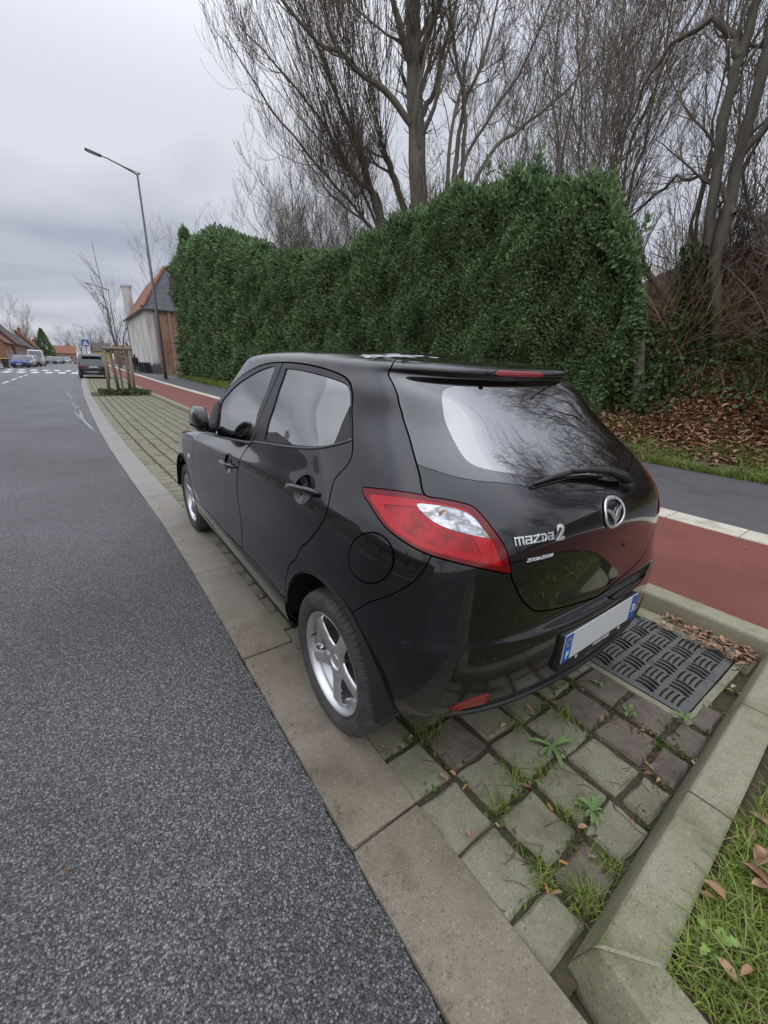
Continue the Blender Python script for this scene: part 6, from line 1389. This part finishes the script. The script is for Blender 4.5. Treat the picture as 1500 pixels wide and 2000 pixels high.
# -------------------------------------------------- pedestrian walking away
def person():
    coat=mat('dark_coat',(.018,.017,.022),.8); hair=mat('brown_hair',(.03,.02,.015),.7); skin=mat('skin',(.42,.26,.2),.6)
    J={'pel':(0,0,.92,.135),'wa':(0,0,1.08,.13),'ch':(0,.0,1.28,.16),'ne':(0,.01,1.44,.06),'he':(0,.03,1.55,.085),'ht':(0,.03,1.66,.07),
       'sl':(-.17,0,1.36,.065),'el':(-.23,-.04,1.12,.048),'wl':(-.22,.06,.90,.036),'hl':(-.215,.10,.82,.034),'sr':(.17,0,1.36,.065),'er':(.23,.05,1.12,.048),'wr':(.22,.16,.93,.036),'hr':(.215,.20,.86,.034),
       'hipl':(-.09,0,.86,.10),'kl':(-.09,.12,.50,.06),'al':(-.09,.16,.09,.042),'tl':(-.09,.29,.04,.036),'hipr':(.09,0,.86,.10),'kr':(.09,-.06,.49,.06),'ar':(.09,-.26,.13,.042),'tr':(.09,-.17,.03,.036)}
    E_=[('pel','wa'),('wa','ch'),('ch','ne'),('ne','he'),('he','ht'),('ch','sl'),('sl','el'),('el','wl'),('wl','hl'),('ch','sr'),('sr','er'),('er','wr'),('wr','hr'),('pel','hipl'),('hipl','kl'),('kl','al'),('al','tl'),('pel','hipr'),('hipr','kr'),('kr','ar'),('ar','tr')]
    ks=list(J); me=bpy.data.meshes.new('person'); me.from_pydata([J[k][:3] for k in ks],[(ks.index(a),ks.index(b)) for a,b in E_],[]); o=bpy.data.objects.new('person',me); COL.objects.link(o)
    md=o.modifiers.new('s','SKIN'); 
    for i,k in enumerate(ks): sv=me.skin_vertices[0].data[i]; sv.radius=(J[k][3],J[k][3]*.85); sv.use_root=(k=='pel')
    o.modifiers.new('u','SUBSURF').levels=2; bpy.context.view_layer.update()
    ev=o.evaluated_get(bpy.context.evaluated_depsgraph_get()); m2=bpy.data.meshes.new_from_object(ev); o.modifiers.clear(); o.data=m2; m2.materials.append(mat('dark_trousers',(.012,.012,.016),.8)); m2.materials.append(skin)
    for p in m2.polygons: p.use_smooth=True; p.material_index=1 if (p.center.z>1.47 or (abs(p.center.x)>.19 and p.center.z<.9)) else 0
    V=[];F=[];n=18; rows=[(.62,.20,.16),(.80,.19,.155),(1.0,.165,.14),(1.2,.19,.15),(1.36,.20,.13),(1.44,.10,.09)]
    for z,a,b_ in rows:
        for k in range(n): t=2*math.pi*k/n; V.append((a*math.cos(t),b_*math.sin(t)*1.1,z))
    F=[(i*n+k,i*n+(k+1)%n,(i+1)*n+(k+1)%n,(i+1)*n+k) for i in range(len(rows)-1) for k in range(n)]+[tuple((len(rows)-1)*n+k for k in range(n))]
    mesh_obj('coat',V,F,coat,o,True)
    for sx,yy in((-1,(0,-.04,.06)),(1,(0,.05,.16))): MB().tube([(sx*.17,0,1.38),(sx*.235,yy[1],1.12),(sx*.225,yy[2],.91)],[.085,.065,.052],10).build('sleeve',coat,o,True)
    bm=bmesh.new(); bmesh.ops.create_uvsphere(bm,u_segments=14,v_segments=10,radius=.112); V=[(v.co.x*.9,v.co.y*1.0+.01,v.co.z*1.12+1.585) for v in bm.verts]; F=[[v.index for v in f.verts] for f in bm.faces]; bm.free(); mesh_obj('hair',V,F,hair,o,True)
    MB().box((.02,-.19,1.18),(.28,.12,.38),bev=.04).build('rucksack',mat('black_bag',(.02,.02,.022),.7),o,auto=40)
    o.location=(3.98,53,.115); o.scale=(1.07,1.07,1.07); return tag(o,'person in a dark coat walking away on the footpath towards the whitewashed house','person')
person()

# ================================================================ dirt, weeds and litter close to the camera
mossm=leafmat('moss_green',[(.05,.075,.015),(.10,.14,.03),(.035,.05,.015)],20.)
rootm=mat('dead_stalk',(.11,.055,.03),.9); noisy(rootm,[(.07,.035,.02),(.16,.09,.05),(.24,.17,.10)],scale=20)
def jointpts(n,near=True):
    """points along the joints of the paving"""
    out=[]
    for k in range(n):
        if rng.random()<.5: x=-.752+.2005*rng.integers(1,10)-.016+rng.normal(0,.012); y=-.34+rng.random()**1.4*2.6
        else: x=-.74+1.9*rng.random(); y=.1935*rng.integers(-1,12)-.026+rng.normal(0,.010)
        if x<-.73 or x>1.22 or (y>-.25 and y<.33 and x>.40): continue
        out.append((x,y))
    return np.array(out)
J=jointpts(5200); cl=clump(J[:,0],J[:,1],5)+rng.normal(0,.6,len(J)); Jm=J[cl>.25]
tag(cards_obj('moss',[cards(np.column_stack([Jm,np.full(len(Jm),.0)]),np.tile([0,0,1.],(len(Jm),1)),.017,aspect=1.3,jit=.8)],mossm),'moss and tiny seedlings in the paving joints','moss',kind='stuff')
Jd=jointpts(2600); a=rng.random(len(Jd))*6.28
class _: pass
T_=Tubes()
for (x,y) in Jd[:1100]:
    a=rng.random()*6.28; L=.02+.06*rng.random(); c=rng.normal(0,.3); T_.add(spl([(x,y,.004),(x+L*.5*math.cos(a),y+L*.5*math.sin(a),.008+.004*rng.random()),(x+L*math.cos(a+c),y+L*math.sin(a+c),.005+.008*rng.random())],4),np.full(4,.0011))
tag(T_.build('dead_stalks',rootm),'reddish brown dead stalks and needles lying in the paving joints','plant debris',kind='stuff')
def f(n): p=jointpts(n); p=p[(clump(p[:,0]+1,p[:,1],4)+rng.normal(0,.5,len(p)))>.55]; return p[:,0],p[:,1],np.full(len(p),-.004)
blades(3600,f,.042,grassm,'joint_grass','short grass tufts growing between the pavers',.0014,1.2)
def tuft(x0,y0,s,n,h): 
    return np.stack([x0+rng.normal(0,s,n),y0+rng.normal(0,s,n)],1)
TU=[(-.52,-.02,.018,60),(-.40,.02,.022,70),(-.53,.33,.022,110),(-.30,-.02,.018,50),(-.585,-.22,.022,90),(-.53,-.325,.026,190),(-.36,-.17,.018,60),(-.20,.16,.02,60),(.02,.08,.02,60),(-.40,-.315,.022,80)]
P=np.concatenate([tuft(a,b,c,n,0) for a,b,c,n in TU]); 
blades(len(P),lambda n:(P[:,0],P[:,1],np.full(len(P),-.004)),.065,grassm,'grass_tufts','grass tufts between the pavers near the kerb corner',.0014,1.1)
# serrated rosette weeds, each a plant of its own
def rosette(label,x,y,z,n,L,m=weedm,up=.35,seed=0,w=.28):
    R_=np.random.default_rng(seed); V=[];F=[]
    for k in range(n):
        a=2*math.pi*k/n*1.7+R_.normal(0,.45); l=L*R_.uniform(.35,1.1); segs=11; el=R_.uniform(.1,.9)*up
        for i in range(segs+1):
            t=i/segs; r=l*t; zz=l*(el*math.sin(t*2.4)*.8); wd=l*w*math.sin(math.pi*min(1,t*.92+.08))**.7*(.55+.45*t)*(1.0 if i%2 else .55)*.5
            if i==segs: wd=.001
            for s_ in(-1,0,1): V.append((r*math.cos(a)-s_*wd*math.sin(a),r*math.sin(a)+s_*wd*math.cos(a),zz+.004+(abs(s_)*wd*.35)))
        b=len(V)-3*(segs+1)
        for i in range(segs):
            for j in(0,1): F.append((b+3*i+j,b+3*i+j+1,b+3*i+j+4,b+3*i+j+3))
    o=mesh_obj('weed',V,F,m); o.location=(x,y,z); return tag(o,label,'weed','weeds between the pavers')
weed2=leafmat('pale_weed_green',[(.10,.17,.06),(.17,.25,.09),(.13,.20,.075)],14.)
rosette('serrated leafy weed rosette in the joint near the end kerb, below the drain grate',-.275,-.205,.004,17,.068,weed2,.7,1,.42)
rosette('flat thistle like weed with long leaves in the middle of the paving behind the car',-.165,.02,.004,13,.095,weed2,.35,2,.30)
rosette('small weed at the lower left corner of the drain grate',.33,.10,.003,10,.045,weed2,.8,3,.5)
rosette('small bright weed in the joint right of the dark pavers',.27,-.07,.003,10,.042,weed2,.8,4,.5)
rosette('weed sprouting between the last two pavers by the grate surround',.44,-.225,.004,11,.05,weed2,.9,5,.45)
rosette('leafy weed at the foot of the cycle track kerb behind the grate',1.10,.285,.004,14,.075,weed2,.8,6,.4)
rosette('second weed at the foot of the cycle track kerb',1.20,.33,.004,10,.05,weedm,.8,7,.4)
rosette('tiny weed beside the number plate end of the grate',.12,.20,.003,9,.035,weedm,.8,8,.5)
rosette('pale leafy weed climbing at the edge of the lawn behind the end kerb',-.42,-.56,.07,14,.06,leafmat('lime_green',[(.17,.27,.06),(.24,.34,.09)],12.),1.1,9,.5)
# dead leaves and seed pods on the paving and in the gutter corner
def f(n):
    p=jointpts(n); return p[:,0]+rng.normal(0,.02,len(p)),p[:,1]+rng.normal(0,.02,len(p)),np.full(len(p),.006)
flat_leaves(190,f,.028,dryleaf,'paver_leaves','small dead leaves caught between the pavers')
def f(n):
    t=rng.random(n); x=1.235-.16*rng.random(n)**2; y=-.27+.45*t**1.6; return x,y,np.full(n,.008)+.02*rng.random(n)
flat_leaves(230,f,.034,dryleaf,'corner_leaves','drift of brown leaves in the gutter corner next to the drain grate')
pale=leafmat('bleached_leaf',[(.42,.38,.31),(.30,.26,.20)],20.)
def f(n): p=jointpts(n); return p[:,0],p[:,1],np.full(len(p),.008)
flat_leaves(22,f,.035,pale,'bleached_leaves','a few bleached curled leaves on the pavers')
# cigarette ends: each one a thing
butt=mat('cork_paper',(.45,.22,.07),.8)
for i,(x,y,a,lb) in enumerate([(-.385,-.115,1.2,'orange cigarette end standing by the grass tuft between the pavers'),(-.60,-.245,.9,'orange cigarette end lying nearest to the concrete strip'),(-.575,.10,.3,'cigarette end in the joint below the rear wheel'),(-.50,-.235,2.0,'cigarette end at the foot of the corner grass tuft')]):
    b=MB().tube([(-.012,0,0),(.012,0,0)],.0038,8); o=b.build('cigarette_end',butt); o.location=(x,y,.010); o.rotation_euler=(0,.15,a); tag(o,lb,'cigarette end','cigarette ends on the paving')
# grit and chips scattered on the road edge and strip
n=420; x=-1.01+rng.normal(0,.035,n); y=-1+7*rng.random(n)**1.5; V=[];F=[]
for a_,b_ in zip(x,y):
    s_=.002+.0035*rng.random(); k=len(V); z=.004 if a_<-1.01 else .010
    V+=[(a_+s_*dx,b_+s_*dy,z+s_*dz) for dx,dy,dz in((-1,-.8,0),(1,-.7,0),(.8,1,0),(-.9,.8,0),(.1,.1,1))]; F+=[(k,k+1,k+4),(k+1,k+2,k+4),(k+2,k+3,k+4),(k+3,k,k+4)]
tag(mesh_obj('grit',V,F,conc),'loose grit along the edge of the concrete strip','grit',kind='stuff')
def f(n): 
    x=np.concatenate([rng.uniform(-3.2,-1.05,n//2),rng.uniform(1.6,5.5,n//2)]); y=np.concatenate([rng.uniform(-.4,5,n//2),rng.uniform(-.5,7,n//2)]); return x,y,np.where(x<0,.006,.122)
flat_leaves(26,f,.018,dryleaf,'stray_leaves','stray leaf fragments on the road, cycle track and footpath')

# ---- tell look-alikes apart by where they stand from left to right in their group
ORD='first second third fourth fifth sixth seventh eighth ninth tenth eleventh twelfth thirteenth fourteenth fifteenth sixteenth seventeenth eighteenth nineteenth twentieth'.split()
bpy.context.view_layer.update()
def sx_px(o):
    d=o.matrix_world.translation-Vector(CAMP); z=d.dot(f_); return d.dot(r_)/z if z>.1 else 99+d.x
for g_,txt in((G1,'bare grey tree behind the hedge, %s from the left in the tangle'),(G2,'thin bare tree above the bank, %s from the left'),(G3,'leafless brown bush on the bank, %s from the left'),(G4,'leafless bush rising over the low hedge, %s from the left'),('skyline trees at the end of the street','slender bare tree on the far skyline, %s from the left'),(G5,'bare tree across the street, %s from the left')):
    L_=sorted([o for o in S.objects if o.get('group')==g_],key=sx_px); seen={}
    for o in L_: seen.setdefault(o['label'],[]).append(o)
    for lb,os_ in seen.items():
        if len(os_)<2: continue
        for i,o in enumerate(os_): o['label']=txt%ORD[i]
